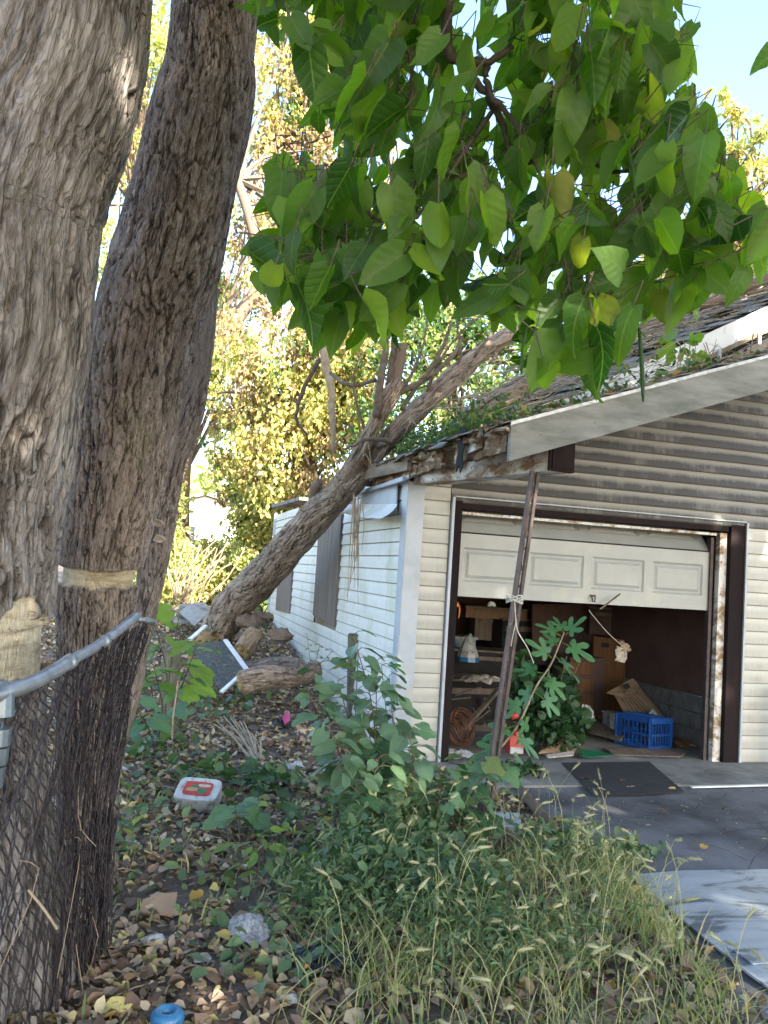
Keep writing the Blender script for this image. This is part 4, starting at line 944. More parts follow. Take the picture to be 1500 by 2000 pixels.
rv = thing('roof_vine', 'small yellow green vine sprig above the rake board', 'vine', P(1350, 720, Y=5.2))
mb = MB()
for i in range(9):
    b_ = P(1320 + i * 9, 740, Y=5.2); mb.tube(spline([b_, b_ + [.05 * (rnd.random() - .5), 0, .12], b_ + [.25 * (rnd.random() - .5), 0, .2 + .1 * rnd.random()]], 6), .004, 4)
mb.build('stem', 'dry', rv); rand_quads(np.array([P(1290 + rnd.random() * 90, 655 + rnd.random() * 70, Y=5.2 + rnd.random() * .3) for i in range(38)]), .085, 'grape', 'foliage', rv, aspect=.9, hexa=True)

# ================================================================== BACKGROUND TREES
def btree(name, label, base, blobs, mats, n, size, trunkrows=None, group=None, seed=1, clump=.16, tw=.10, droop=.2, hollow=.35):
    rs = np.random.RandomState(seed); t = thing(name, label, 'tree' if 'bush' not in name and 'vine' not in name else name.split('_')[-1], base, group)
    allp = []
    for mt, fr in mats:
        p = blob_pts(blobs, int(n * fr), hollow, clump, rs); allp.append(p)
        rand_quads(p, size, mt, 'crown', t, droop=droop, rs=rs)
    mb = MB(); top = None
    if trunkrows:
        for rows in trunkrows:
            c = np.array([P(a, b, d=d) for a, b, w, d in rows]); rr = np.array([[w * .5 * d / F] for a, b, w, d in rows]); s = spline(np.hstack([c, rr]), 12)
            mb.tube(s[:, :3], s[:, 3], 8)
        mb.build('trunk', 'bark_dead', t, True)
    p = np.vstack(allp); mb = MB(); src = [P(r[k_][0], r[k_][1], d=r[k_][3]) for r in (trunkrows or [[(blobs[0][0], blobs[0][1] + blobs[0][3], 5, blobs[0][4])] * 3]) for k_ in (1, 2)]
    for i in range(70):
        e = p[rs.randint(len(p))]; s0 = min(src, key=lambda q: np.linalg.norm(q - e)) if i % 3 else src[rs.randint(len(src))]
        m_ = (e + s0) / 2 + rs.randn(3) * .25
        mb.tube(spline([s0, m_, e], 6), np.linspace(tw * .5, .008, 6), 4)
    mb.build('branches', 'twig', t); return t
btree('vine_tree', 'tree smothered in yellowing vines beyond the garage', G(620, 1205) * [1, 1, 1] + [0, 3, 0],
      [(600, 760, 120, 110, 16, 1.5), (560, 900, 110, 110, 16, 1.4), (680, 820, 90, 110, 15.5, 1.2), (640, 640, 120, 90, 16, 1.4), (600, 1010, 80, 80, 16, 1.2), (490, 800, 70, 130, 16.5, 1.0, .9), (455, 900, 50, 80, 17, 1.0, .8), (440, 690, 70, 90, 17, 1.2, .8), (405, 810, 45, 70, 17.5, .8, .6), (700, 700, 70, 90, 15.5, 1.0, .8)],
      [('bg_yellow', .60), ('bg_brown', .28), ('bg_green', .12)], 26000, .105, [[(610, 1150, 60, 16), (600, 950, 50, 16), (585, 800, 40, 16), (600, 620, 25, 16)]], seed=2, droop=.9, clump=.14)
btree('locust_tree', 'tall thin tree with golden brown leaves seen left of the catalpa leaves', G(420, 1200) + [0, 6, 0],
      [(570, 240, 90, 130, 19, 1.6), (530, 420, 80, 110, 19, 1.4, .8), (600, 90, 90, 110, 19, 1.5), (470, 560, 80, 90, 19, 1.2, .7), (700, 330, 120, 140, 19, 1.5, .5)],
      [('bg_brown', .45), ('bg_yellow', .40), ('bg_green', .15)], 9500, .115, [[(350, 1180, 42, 18), (352, 940, 38, 18), (378, 770, 34, 18), (450, 640, 30, 18.5), (560, 480, 24, 19), (640, 250, 14, 19)], [(500, 470, 22, 15), (480, 400, 20, 15), (462, 350, 18, 15)], [(520, 300, 10, 19), (545, 245, 14, 19), (600, 235, 10, 19)]], seed=3, droop=.8, clump=.13)
btree('walnut_tree', 'pale green tree seen in the gap between the two big trunks', G(290, 1200) + [-1, 9, 0],
      [(290, 120, 90, 140, 22, 2.0), (250, 330, 80, 120, 22, 1.6, .8), (230, 500, 60, 90, 22, 1.5, .8), (410, 620, 90, 110, 22, 1.6, .7), (430, 750, 80, 60, 22, 1.6, .6), (520, 60, 70, 100, 22, 1.2, .6)],
      [('bg_lime', .6), ('bg_yellow', .4)], 9000, .13, [[(250, 1150, 40, 22), (255, 800, 34, 22), (262, 400, 24, 22), (285, 150, 14, 22)]], seed=4, clump=.12)
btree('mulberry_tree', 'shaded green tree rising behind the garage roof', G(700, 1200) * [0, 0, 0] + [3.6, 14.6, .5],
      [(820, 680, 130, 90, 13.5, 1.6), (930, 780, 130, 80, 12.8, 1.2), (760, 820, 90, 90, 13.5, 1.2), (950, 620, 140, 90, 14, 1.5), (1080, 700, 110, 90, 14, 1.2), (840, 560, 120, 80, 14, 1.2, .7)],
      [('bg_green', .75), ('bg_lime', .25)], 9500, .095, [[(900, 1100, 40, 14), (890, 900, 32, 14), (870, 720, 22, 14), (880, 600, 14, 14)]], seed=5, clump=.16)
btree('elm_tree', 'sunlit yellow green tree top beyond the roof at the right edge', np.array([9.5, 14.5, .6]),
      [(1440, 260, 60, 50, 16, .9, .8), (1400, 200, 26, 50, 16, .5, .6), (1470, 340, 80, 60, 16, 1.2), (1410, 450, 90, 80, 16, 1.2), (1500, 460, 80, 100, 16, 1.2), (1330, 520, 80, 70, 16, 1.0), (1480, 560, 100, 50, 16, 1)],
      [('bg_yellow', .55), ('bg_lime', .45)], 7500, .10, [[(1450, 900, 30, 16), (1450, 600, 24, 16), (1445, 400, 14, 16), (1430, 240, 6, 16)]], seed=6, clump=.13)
for i, (bl, m_, n_, lab, sd) in enumerate([
    ([(325, 985, 38, 70, 17, .9), (330, 1110, 60, 80, 16, 1.0)], [('bg_lime', .6), ('bg_yellow', .4)], 6200, 'bright lime bush right beside the leaning trunk', 11),
    ([(440, 1085, 60, 38, 18, 1.0), (410, 1130, 70, 60, 17, 1.0)], [('bg_yellow', .6), ('bg_lime', .4)], 6200, 'yellow green bush in front of the small cream house', 12),
    ([(510, 1030, 60, 70, 17, 1.0), (500, 1110, 60, 60, 16.5, .9)], [('bg_yellow', .55), ('bg_lime', .35), ('bg_green', .1)], 6500, 'golden bush just left of the far end of the garage', 13),
    ([(490, 935, 42, 50, 19, 1.0)], [('bg_lime', .8), ('bg_yellow', .2)], 2400, 'taller lime shrub behind the golden bush', 14),
    ([(540, 1165, 40, 45, 15.2, .6)], [('bg_green', .7), ('bg_lime', .3)], 1500, 'dark green shrub at the back corner of the garage', 15)]):
    btree('bush', lab, G(bl[-1][0], 1195) + [0, 3, 0], bl, m_, n_, .10, None, seed=sd, clump=.2, tw=.04)
# dead reddish twigs in front of bushes
mb = MB()
for i in range(26):
    a = P(335 + rnd.random() * 70, 1165 + rnd.random() * 25, d=14); b = a + np.array([(rnd.random() - .3) * 1.0, (rnd.random() - .5) * .6, .3 + rnd.random() * .9]); mb.tube(spline([a, (a + b) / 2 + RS.randn(3) * .07, b], 5), .010, 4)
tag(mb.build('brush_pile', 'dry'), 'pile of pale dead brush in front of the lime bushes', 'brush', kind='stuff')
# distant tree line (reads as one mass)
pos = []
for i in range(9000):
    a = -1.1 + 2.2 * rnd.random(); R_ = 60 + 20 * rnd.random(); h_ = 5.5 + 3.5 * math.sin(a * 9) + 2 * math.sin(a * 23 + 1)
    pos.append((math.sin(a) * R_, math.cos(a) * R_, .5 + h_ * rnd.random() ** .8))
tag(rand_quads(np.array(pos), .9, 'bg_lime', 'tree_line', None, aspect=.9), 'distant line of trees beyond the yards', 'trees', kind='stuff')
# small house
hc = P(405, 1040, d=45); hs = thing('house', 'small cream gabled house far behind the bushes', 'house', (hc[0], hc[1], .6))
hx, hy = hc[0], hc[1]; W_ = 1.7; ez = P(397, 986, d=45)[2]; pk = P(397, 969, d=45)[2]
MB().slab([(hx - W_, hy, .6), (hx + W_, hy, .6), (hx + W_, hy, ez), (hx - .25, hy, pk), (hx - W_, hy, ez)], 6, (0, 1, 0)).build('wall', 'housew', hs)
for s_ in (-1, 1):
    a = (hx - .25, hy - .3, pk + .05); b = (hx + s_ * (W_ + .35), hy - .3, ez - .05)
    MB().slab([a, b, (b[0], hy + 6.3, b[2]), (a[0], hy + 6.3, a[2])], .14, (0, 0, 1)).build('roof', 'roofd', hs)
MB().box((hx - .9, hy - .02, ez - 1.6), (.5, .06, .8)).build('window', 'glass', hs)

# ================================================================== CATALPA
cat = thing('catalpa_tree', 'low hanging catalpa bough with large heart shaped leaves filling the top', 'tree', P(900, -100, d=2.7))
CR = [
 [(905, -420, 46, 2.7), (890, -80, 32, 2.7), (872, 20, 24, 2.7), (876, 105, 22, 2.7), (925, 122, 18, 2.7), (958, 125, 16, 2.7), (1000, 90, 12, 2.7)],
 [(876, 108, 18, 2.7), (940, 170, 18, 2.72), (960, 200, 17, 2.74), (985, 250, 13, 2.75), (998, 300, 10, 2.75)],
 [(950, 125, 14, 2.7), (950, 160, 13, 2.7), (970, 200, 12, 2.7), (1020, 260, 9, 2.65), (1035, 320, 8, 2.6)],
 [(785, -40, 12, 2.6), (788, 60, 9, 2.6), (805, 140, 8, 2.6), (800, 230, 6, 2.6)],
 [(775, -40, 9, 2.8), (772, 90, 8, 2.8), (778, 150, 6, 2.8)],
 [(1000, 290, 9, 2.7), (1060, 240, 8, 2.9), (1130, 180, 8, 3.0), (1200, 120, 9, 3.1), (1260, -40, 14, 3.1)],
 [(1020, 220, 9, 2.9), (1090, 250, 8, 2.9), (1180, 330, 8, 2.9), (1300, 330, 7, 2.9), (1360, 320, 5, 2.9)],
 [(640, 340, 5, 2.5), (700, 390, 6, 2.5), (735, 425, 7, 2.5), (800, 430, 8, 2.5), (850, 380, 8, 2.55), (960, 220, 10, 2.7)],
 [(735, 425, 5, 2.5), (720, 450, 4, 2.5), (700, 475, 4, 2.5)],
 [(1080, 400, 6, 2.5), (1090, 470, 6, 2.5), (1110, 540, 5, 2.5), (1120, 640, 4, 2.5)],
 [(1035, 310, 7, 2.6), (1080, 400, 6, 2.5), (1020, 480, 5, 2.4), (950, 560, 4, 2.4)],
 [(1300, 330, 6, 2.9), (1320, 420, 5, 2.9), (1350, 500, 4, 2.9)],
]
for r_ in CR: limb('branch', r_, cat, 'limb', 7, 16, .012)
poly = [(470, -160), (485, 80), (560, 120), (590, 200), (615, 290), (500, 350), (470, 490), (490, 570), (560, 610), (610, 690), (690, 690), (780, 700), (820, 620), (870, 610), (930, 670), (1000, 680), (1040, 770), (1110, 815), (1160, 770), (1200, 710), (1245, 660), (1330, 630), (1400, 580), (1510, 570), (1530, 420), (1440, 350), (1400, 250), (1365, 190), (1395, 120), (1350, 0), (1320, -160)]
def inpoly(x, y):
    c = False; n = len(poly)
    for i in range(n):
        x1, y1 = poly[i]; x2, y2 = poly[(i + 1) % n]
        if (y1 > y) != (y2 > y) and x < (x2 - x1) * (y - y1) / (y2 - y1) + x1: c = not c
    return c
brp = []
for rows in CR:
    c = np.array([P(a, b, d=d) for a, b, w, d in rows]); brp.append(spline(c, 30))
brp = np.vstack(brp)
hd = [leaf_grid('heart', 1, .15 + .35 * (i % 4), .10 + .30 * (i % 5), 6, i, .09) for i in range(14)]
hm = [leafmesh('catalpa_leaf', h, 'catalpa') for h in hd]
cand = []
tries = 0
while len(cand) < 1080 and tries < 60000:
    tries += 1
    x_ = 480 + rnd.random() * 1040; y_ = -150 + rnd.random() * 900
    Ls = .085 + .085 * rnd.random()
    dd = 2.2 + 1.1 * rnd.random()
    lp = Ls * F / dd
    # leaf centre must lie inside with a margin, so tips form the outline
    if not inpoly(x_, y_) or not inpoly(x_, y_ + lp * .42) or not inpoly(x_ - lp * .3, y_) or not inpoly(x_ + lp * .3, y_): continue
    # keep a few holes and the visible stem clear in front
    if dd < 2.75 and 850 < x_ < 1010 and 0 < y_ < 300 and rnd.random() < .93: continue
    if (((x_ - 545) / 30) ** 2 + ((y_ - 260) / 60) ** 2) < 1: continue
    if (((x_ - 640) / 40) ** 2 + ((y_ - 330) / 30) ** 2) < 1: continue
    if x_ < 850 and y_ < 330 and rnd.random() < .12: continue
    if fbm(x_ / 70., y_ / 70., dd * 2, 2, 17) < .40 and rnd.random() < .85: continue
    cpos = P(x_, y_, d=dd)
    down = np.array([0, 0, -1.0]) * (.55 + rnd.random() * .8); side = RS.randn(3) * .42; tip = down + side + (np.array([-.7, 0, 0]) if rnd.random() < .35 else 0); tip /= np.linalg.norm(tip)
    view = cpos - CW; view /= np.linalg.norm(view)
    nr = -view * (.35 + rnd.random() * .9) * (1 if rnd.random() < .7 else -1) + RS.randn(3) * .55 + np.array([0, 0, .5])
    base = cpos - tip * Ls * .45
    cand.append((dd, base, leaf_rot(tip, nr), Ls, rnd.randrange(14)))
cand.sort(key=lambda a: a[0] / a[3])
mbp = MB()
for i, (dd, base, R_, Ls, w) in enumerate(cand):
    if i < 298: put_leaf(hm[w], base, R_, Ls, cat)
joined_leaves('far_leaves', 'catalpa', cat, hd, [(w, b, R_, Ls) for dd, b, R_, Ls, w in cand[298:]])
for dd, base, R_, Ls, w in cand:
    y = -np.array(R_.col[1]); dd_ = np.linalg.norm(brp - base, axis=1); q = brp[np.argmin(dd_)]
    e = base + y * .05 + [0, 0, .03]; g = base + (q - base) * min(1, .11 / (np.linalg.norm(q - base) + 1e-6)) + [0, 0, .03]
    mbp.tube([base, e, g], [.0018, .0018, .0025], 4, False)
o = mbp.build('leaf_stalks', 'limb', cat); o['kind'] = 'stuff'
mb = MB()
for (x_, y_, l_, dx, dd) in ((1248, 640, 145, 8, 2.3), (700, 440, 60, -8, 2.45), (712, 420, 90, 10, 2.45), (1030, 640, 90, -12, 2.3), (1180, 520, 120, -20, 2.4), (690, 430, 55, -14, 2.5), (1215, 250, 150, 30, 2.4), (1420, 380, 140, 10, 2.5), (590, 330, 60, -10, 2.5), (552, 430, 90, -6, 2.4)):
    MB().tube(spline([P(x_, y_, d=dd), P(x_ + dx * .7, y_ + l_ * .5, d=dd), P(x_ + dx, y_ + l_, d=dd)], 8), [.003, .005, .006, .0062, .0062, .006, .005, .002], 6).build('seed_pod', 'catalpa', cat, True)
lf = thing('maple_twig', 'single green leaf poking in at the upper right edge', 'leaf', P(1500, 120, d=2.6))
put_leaf(hm[2], P(1520, 95, d=2.6), leaf_rot(RW @ np.array([-.8, -.6, .1]), (-.2, -1, .3)), .10, lf)

# ================================================================== FENCE
fe = thing('chain_link_fence', 'rusty sagging chain link fence with bent galvanised top rail', 'fence', (P(0, 1350, d=2.0) * [1, 1, 0]))
railp = [(-60, 1372, 1.93), (9, 1352, 2.02), (60, 1335, 2.15), (99, 1315, 2.28), (150, 1284, 2.5), (190, 1262, 2.7), (234, 1230, 2.95), (266, 1203, 3.15)]
rp_ = np.array([P(a, b, d=c) for a, b, c in railp]); s = spline(rp_, 40)
MB().tube(s[:22], .020, 14).build('top_rail', 'galv', fe, True)
MB().tube(s[20:], .0165, 14).build('top_rail', 'galv', fe, True)
MB().tube(s[20:22] , .0225, 14).tube(s[29:31], .0195, 12).build('rail_sleeve', 'galv', fe, True)
MB().tube([P(262, 1208, d=3.15), P(300, 1215, d=3.3)], .012, 8).build('rail_end', 'galv', fe, True)
pc = P(-6, 1352, d=2.02); pg = np.array([pc[0], pc[1], gzs(pc[0], pc[1])])
MB().tube([pg, pc + [0, 0, -.03]], .022, 14).build('fence_post', 'galv_blue', fe, True)
cpt = MB(); 
for z0, z1, r0, r1 in ((-.055, .0, .034, .030), (.0, .028, .030, .012), (-.125, -.085, .031, .031), (-.17, -.13, .028, .030), (-.225, -.175, .022, .027)): cpt.tube([pc + [.01, 0, z0], pc + [.01, 0, z1]], [r0, r1], 12)
cpt.build('post_cap', 'galv_blue', fe)
# fabric
def fx(f):  # fabric metres -> (px offset fraction)
    return np.interp(f, [0, .75, 1.05, 1.5, 2.6, 4.4], [-.30, .28, .44, .56, .78, 1.0])
def fab(f, v):
    u = fx(f)
    T = P(np.interp(u, [-.3, 0, .5, .82, 1], [-90, 9, 150, 240, 292]), np.interp(u, [-.3, 0, .5, .82, 1], [1385, 1356, 1286, 1235, 1215]), d=np.interp(u, [-.3, 0, .5, 1], [1.85, 2.02, 2.5, 3.2]))
    Bp = P(np.interp(u, [-.3, 0, .5, 1], [-330, -60, 120, 216]), np.interp(u, [-.3, 0, .5, 1], [2300, 2150, 1960, 1830]), d=np.interp(u, [-.3, 0, .5, 1], [1.95, 2.1, 2.75, 3.15]))
    Mp = P(np.interp(u, [-.3, 0, .5, 1], [-180, -20, 128, 236]), np.interp(u, [-.3, 0, .5, 1], [1700, 1660, 1560, 1480]), d=np.interp(u, [-.3, 0, .5, 1], [1.88, 2.05, 2.62, 3.2]))
    a, b, c = (1 - v) ** 2, 2 * v * (1 - v), v * v
    p = a * T + b * (2 * Mp - .5 * T - .5 * Bp) + c * Bp
    am = .035 * sm((f - .9) / .4) + .008
    off = am * math.sin(f * 19 + v * 2.5) + .02 * math.sin(v * 7 + f * 5) * sm(v * 2)
    wv = .006 * math.sin(f * 50 + v * 33) + .01 * math.sin(v * 21 + f * 13)
    return p + RW[:, 2] * off * 1.2 + RW[:, 0] * (off * .25 + wv)
mb = MB(); HT = 1.28; dsp = .052
FL = 4.4; nfam = int((FL + HT) / dsp) + 2
for fam in (1, -1):
    for i in range(-int(HT / dsp) - 1 if fam == 1 else 0, nfam if fam == -1 else int(FL / dsp) + 1):
        f0 = i * dsp; pts = []
        for k_ in range(0, 50):
            v = k_ / 49; f = f0 + fam * v * HT * .62
            if 0 <= f <= FL: pts.append(fab(f, v))
            elif len(pts) > 2: break
        if len(pts) > 2: mb.tube(pts, .0024, 4, False)
fo = mb.build('wire_mesh', 'wire', fe); fo['kind'] = 'stuff'
mb = MB()
for i in range(9):
    a = fab(.3 + rnd.random() * 2.8, rnd.random() * .9); mb.tube(spline([a, a + RS.randn(3) * .05 + [0, 0, -.1], a + RS.randn(3) * .10 + [0, -.03, -.3]], 6), .0014, 4)
tag(mb.build('dry_vine', 'dry'), 'dry vine strands tangled in the chain link fence', 'vine', kind='stuff')
tag(limb('bleached_stick', [(55, 1738, 5, 2.05), (85, 1775, 6, 2.05), (112, 1815, 5, 2.05)], None, 'dry'), 'bleached stick caught in the fence beside the left trunk', 'stick')

# wooden posts
def wpost(px, pyb, pyt, w, dd, lab, tilt=0):
    g_ = G(px, pyb); dd = float(np.dot(g_ - CW, -RW[:, 2])) if False else float((g_ - CW)[1] / ray(px, pyb)[1]); b = g_ - [0, 0, .05]; t = P(px + tilt, pyt, d=dd); wd = w * dd / F
    p = thing('wooden_post', lab, 'post', b); MB().bar(b, t, wd, wd * .8, up=(0, -1, 0)).build('post_body', 'postwood', p); MB().bar(t, t + [0, 0, .012], wd * .9, wd * .7, up=(0, -1, 0)).build('post_top', 'postwood', p)
wpost(330, 1432, 1272, 34, 5.4, 'dark mossy wooden post behind the chain link fence', 6)
wpost(692, 1420, 1240, 27, 6.0, 'short weathered wooden post in front of the garage side wall', 3)
tag(MB().tube([P(348, 1330, d=5.3), P(338, 1400, d=5.3), P(336, 1440, d=5.3)], .006, 5).build('pale_sapling', 'dry'), 'thin pale stem standing beside the dark mossy post', 'sapling')

# screen frame
sf = thing('window_screen', 'white framed window screen lying under the fallen tree', 'screen', P(440, 1330, d=8.5))
q = [P(432, 1352, d=8.0), P(482, 1308, d=8.3), P(440, 1250, d=8.9), P(374, 1250, d=9.0)]
q2 = [P(415, 1200, d=9.0)]
mb = MB(); 
for a, b in ((0, 1), (1, 2)): MB().bar(q[a], q[b], .045, .02).build('frame_bar', 'alu', sf)
MB().bar(P(370, 1250, d=9.0), P(402, 1222, d=9.3), .045, .02).build('frame_bar', 'alu', sf)
MB().slab([q[0], q[1], q[2], P(372, 1262, d=8.9)], .002).build('screen_mesh', 'screen', sf)
# grey tarp/boards heap behind the trunk base
tag(MB().slab([P(338, 1215, d=11.5), P(352, 1180, d=12), P(400, 1176, d=12.5), P(410, 1190, d=12), P(395, 1212, d=11.5)], .03).build('roof_scrap', 'shingle'), 'grey scrap of roofing lying behind the fallen tree base', 'roofing scrap')
tag(MB().slab([P(350, 1195, d=11.6), P(372, 1178, d=12), P(405, 1198, d=11.6), P(380, 1222, d=11)], .02).build('bent_sheet', 'galv'), 'bent dull metal sheet beside the fallen tree base', 'metal sheet')
# logs
lg = thing('cut_log', 'short pale cut log standing on its side by the garage wall', 'log', G(475, 1275))
trunk('log_body', [(474, 1272, 40, 9.2), (498, 1238, 40, 9.4)], 48, .012, 'dead', 'bark_dead', lg, lambda PY, A, w, w2: 0 * PY + .25, seed=101, capend=True)
lg = thing('long_log', 'long brown log lying across the path below the garage wall', 'log', G(540, 1345))
trunk('log_body', [(470, 1332, 36, 7.9), (520, 1324, 44, 8.0), (575, 1322, 40, 8.1), (622, 1305, 34, 8.2)], 60, .012, 'dead', 'bark_dead', lg, seed=102, capend=True)
lg = thing('buried_log', 'darker half buried log just behind the long brown log', 'log', G(520, 1310))
trunk('log_body', [(476, 1308, 26, 8.5), (530, 1300, 30, 8.6), (585, 1300, 24, 8.6)], 40, .014, 'dead', 'bark_mid', lg, seed=103, capend=True)
def rock(px, py, r, lab, dd=None, mat='stone', name='stone'):
    c = G(px, py) if dd is None else P(px, py, d=dd)
    n = 14; V = []; 
    for i in range(7):
        th = math.pi * i / 6
        for j in range(n):
            ph = 2 * math.pi * j / n; rr = r * (.75 + .5 * rnd.random()) if 0 < i < 6 else r * .8
            V.append(c + np.array([rr * math.sin(th) * math.cos(ph) * 1.3, rr * math.sin(th) * math.sin(ph), rr * math.cos(th) * .75]))
    Fc = [(i * n + j, i * n + (j + 1) % n, (i + 1) * n + (j + 1) % n, (i + 1) * n + j) for i in range(6) for j in range(n)]
    return tag(mesh_obj(name, V, Fc, mat, None, False), lab, name.replace('_', ' '))
rock(490, 1214, .13, 'rounded reddish log end beside the far garage wall', 10.2, 'bark_dead', 'wood_chunk'); rock(512, 1206, .11, 'brown wood chunk touching the far garage wall', 10.8, 'bark_dead', 'wood_chunk'); rock(548, 1240, .11, 'leafy wood chunk nearest the garage wall boards', 9.2, 'bark_dead', 'wood_chunk')

# ================================================================== GARAGE CONTENTS
def at(px, py, Y): return P(px, py, Y=Y)
# blue crate
cb = P(1268, 1466, Z=.02); cr = thing('milk_crate', 'upturned blue plastic milk crate inside the garage door', 'crate', cb)
ang = math.radians(12); ex = np.array([math.cos(ang), math.sin(ang), 0]); ey = np.array([-math.sin(ang) * 1 - .25, math.cos(ang), 0]); ey /= np.linalg.norm(ey); cw, cd, ch = .265, .36, .285
def cq(a, b, c): return cb + ex * a + ey * b + np.array([0, 0, c])
for (o0, d1, wd) in ((cq(0, 0, 0), ex, cw), (cq(0, 0, 0), ey, cd), (cq(cw, 0, 0), ey, cd), (cq(0, cd, 0), ex, cw)):
    mb = MB(); nb = 8
    th = .008
    for z0, z1 in ((0, .035), (.125, .145), (ch - .045, ch)): mb.bar(o0 + [0, 0, (z0 + z1) / 2], o0 + d1 * wd + [0, 0, (z0 + z1) / 2], th, z1 - z0)
    for i in range(nb + 1):
        w_ = .030 if i in (0, nb) else .009
        a = o0 + d1 * (wd * i / nb); mb.bar(a + [0, 0, .001], a + [0, 0, ch - .001], w_, th * 1.3, up=tuple(np.cross(d1, (0, 0, 1)) + 1e-4))
    mb.build('crate_side', 'blue', cr)
mb = MB(); mb.slab([cq(.0, .0, ch), cq(cw, 0, ch), cq(cw, cd, ch), cq(0, cd, ch)], .006, (0, 0, 1))
for i in range(6): mb.bar(cq(.03, .03 + i * .06, ch + .008), cq(cw - .03, .03 + i * .06, ch + .008), .008, .006)
mb.build('crate_base', 'blue', cr)
# bucket
b0 = P(1208, 1437, Z=.02) + [0, .12, 0]; bk = thing('bucket', 'white plastic tub behind the blue crate', 'bucket', b0)
MB().box(b0 + [0, 0, .10], (.15, .14, .2)).build('tub_body', 'whitep', bk); MB().box(b0 + [0, 0, .207], (.17, .16, .014)).build('lid', 'whitep', bk)
# cardboard box
bx = thing('cardboard_box', 'open brown cardboard box leaning on the inner wall', 'box', at(1240, 1400, 7.6))
MB().slab([at(1184, 1353, 7.75), at(1237, 1324, 7.9), at(1249, 1340, 7.8), at(1240, 1352, 7.7), at(1226, 1352, 7.7), at(1216, 1361, 7.65)], .006).build('flap', 'card', bx)
MB().slab([at(1200, 1357, 7.8), at(1246, 1337, 8.0), at(1298, 1402, 7.55), at(1225, 1402, 7.4)], .006).build('panel', 'card', bx)
MB().slab([at(1246, 1337, 8.0), at(1254, 1342, 8.1), at(1302, 1402, 7.7), at(1298, 1402, 7.55)], .004).build('panel', 'card', bx)
mb = MB()
for i in range(6):
    a = at(1212 + i * 6, 1362 + i * 0, 7.72 - .0 * i); b = at(1232 + i * 9, 1398, 7.40); mb.bar(a + [0, -.02, 0], b + [0, -.03, 0], .004, .003)
mb.build('corrugation', 'ink', bx)
MB().slab([at(1216, 1338, 7.72), at(1226, 1334, 7.73), at(1231, 1343, 7.70), at(1221, 1348, 7.69)][::-1], .004).build('printed_label', 'ink', bx)
MB().slab([at(1262, 1400, 7.4), at(1275, 1384, 7.45), at(1290, 1402, 7.45)], .004).build('white_patch', 'whitep', bx)
def slabthing(name, pts, th, mat, lab, cat_):
    p = np.array([P(*a[:2], Y=a[2]) for a in pts]); return tag(MB().slab(p, th).build(name, mat), lab, cat_)
slabthing('cardboard_sheet', [(1052, 1470, 6.62), (1062, 1447, 6.9), (1138, 1418, 7.0), (1144, 1440, 6.85), (1132, 1455, 6.75), (1120, 1466, 6.68)], .012, 'card', 'torn brown cardboard sheet on the garage threshold', 'cardboard')
slabthing('torn_paper', [(1066, 1474, 6.55), (1122, 1466, 6.58), (1120, 1474, 6.5), (1070, 1479, 6.5)], .01, 'paper', 'strip of torn pale paper below the cardboard sheet', 'paper')
slabthing('dark_board', [(1160, 1404, 7.8), (1218, 1436, 7.2), (1212, 1445, 7.1), (1150, 1428, 7.5)], .02, 'ply', 'dark board lying left of the blue crate', 'board')
slabthing('floor_board', [(1320, 1416, 7.9), (1375, 1438, 7.4), (1360, 1456, 7.1), (1322, 1448, 7.2)], .015, 'card', 'brown board lying right of the blue crate', 'board')
slabthing('small_board', [(1325, 1440, 7.2), (1348, 1455, 6.95), (1330, 1458, 6.9), (1318, 1448, 7.0)], .012, 'woodgrain', 'small orange brown board beside the crate', 'board')
slabthing('pink_toy', [(1363, 1433, 7.5), (1385, 1436, 7.4), (1390, 1444, 7.3), (1372, 1442, 7.3)], .04, 'pink', 'pink plastic piece by the right inner wall', 'toy')
slabthing('green_sheet', [(1135, 1462, 6.75), (1175, 1468, 6.7), (1200, 1474, 6.6), (1150, 1479, 6.55), (1130, 1474, 6.6)], .006, 'green_sheet', 'green plastic sheet on the garage floor', 'plastic sheet')
slabthing('flat_cardboard', [(1180, 1460, 6.95), (1350, 1462, 6.95), (1330, 1478, 6.6), (1200, 1474, 6.7)], .006, 'ply', 'flat dirty board under the blue crate', 'board')
cbn = thing('cabinet', 'tall woodgrain cabinet side standing in the garage', 'cabinet', at(1190, 1400, 8.4))
MB().slab([at(1160, 1243, 8.5), at(1220, 1250, 8.5), at(1222, 1400, 8.5), at(1158, 1405, 8.5)][::-1], .05, (0, 1, 0)).build('side_panel', 'woodgrain', cbn)
MB().box(at(1182, 1260, 8.49), (.09, .02, .05)).build('handle_plate', 'ink', cbn)
ds = thing('dresser', 'old dresser with drawers behind the fig plant', 'dresser', at(1130, 1380, 8.3))
MB().box(at(1128, 1335, 8.55), (.42, .4, .62)).build('dresser_body', 'brownwall', ds)
for i in range(3): MB().box(at(1128, 1305 + i * 32, 8.34), (.36, .03, .13)).build('drawer', 'woodgrain', ds)
co_ = at(892, 1430, 7.1); tc = thing('wire_coil', 'coil of rusty wire hoops inside the left of the garage', 'coil', co_)
mb = MB()
for i in range(14):
    r_ = .12 + .012 * (i % 4); c = co_ + [(i - 7) * .012, 0, (i - 7) * .012]; tl = .9
    an = np.linspace(0, 6.28, 22); mb.tube([c + np.array([math.cos(a) * r_ * .75, math.sin(a) * r_ * .5, math.sin(a) * r_]) for a in an], .004, 4)
mb.build('hoops', 'copper', tc)
jb = at(1005, 1452, 6.35); jg = thing('red_jug', 'red and white plastic jug behind the fig stem', 'jug', jb + [0, 0, -.08])
MB().box(jb, (.12, .09, .15)).box(jb + [.02, 0, .085], (.05, .05, .025)).build('jug_body', 'red', jg)
MB().box(jb + [0, -.047, -.045], (.11, .004, .05)).build('jug_label', 'whitep', jg)
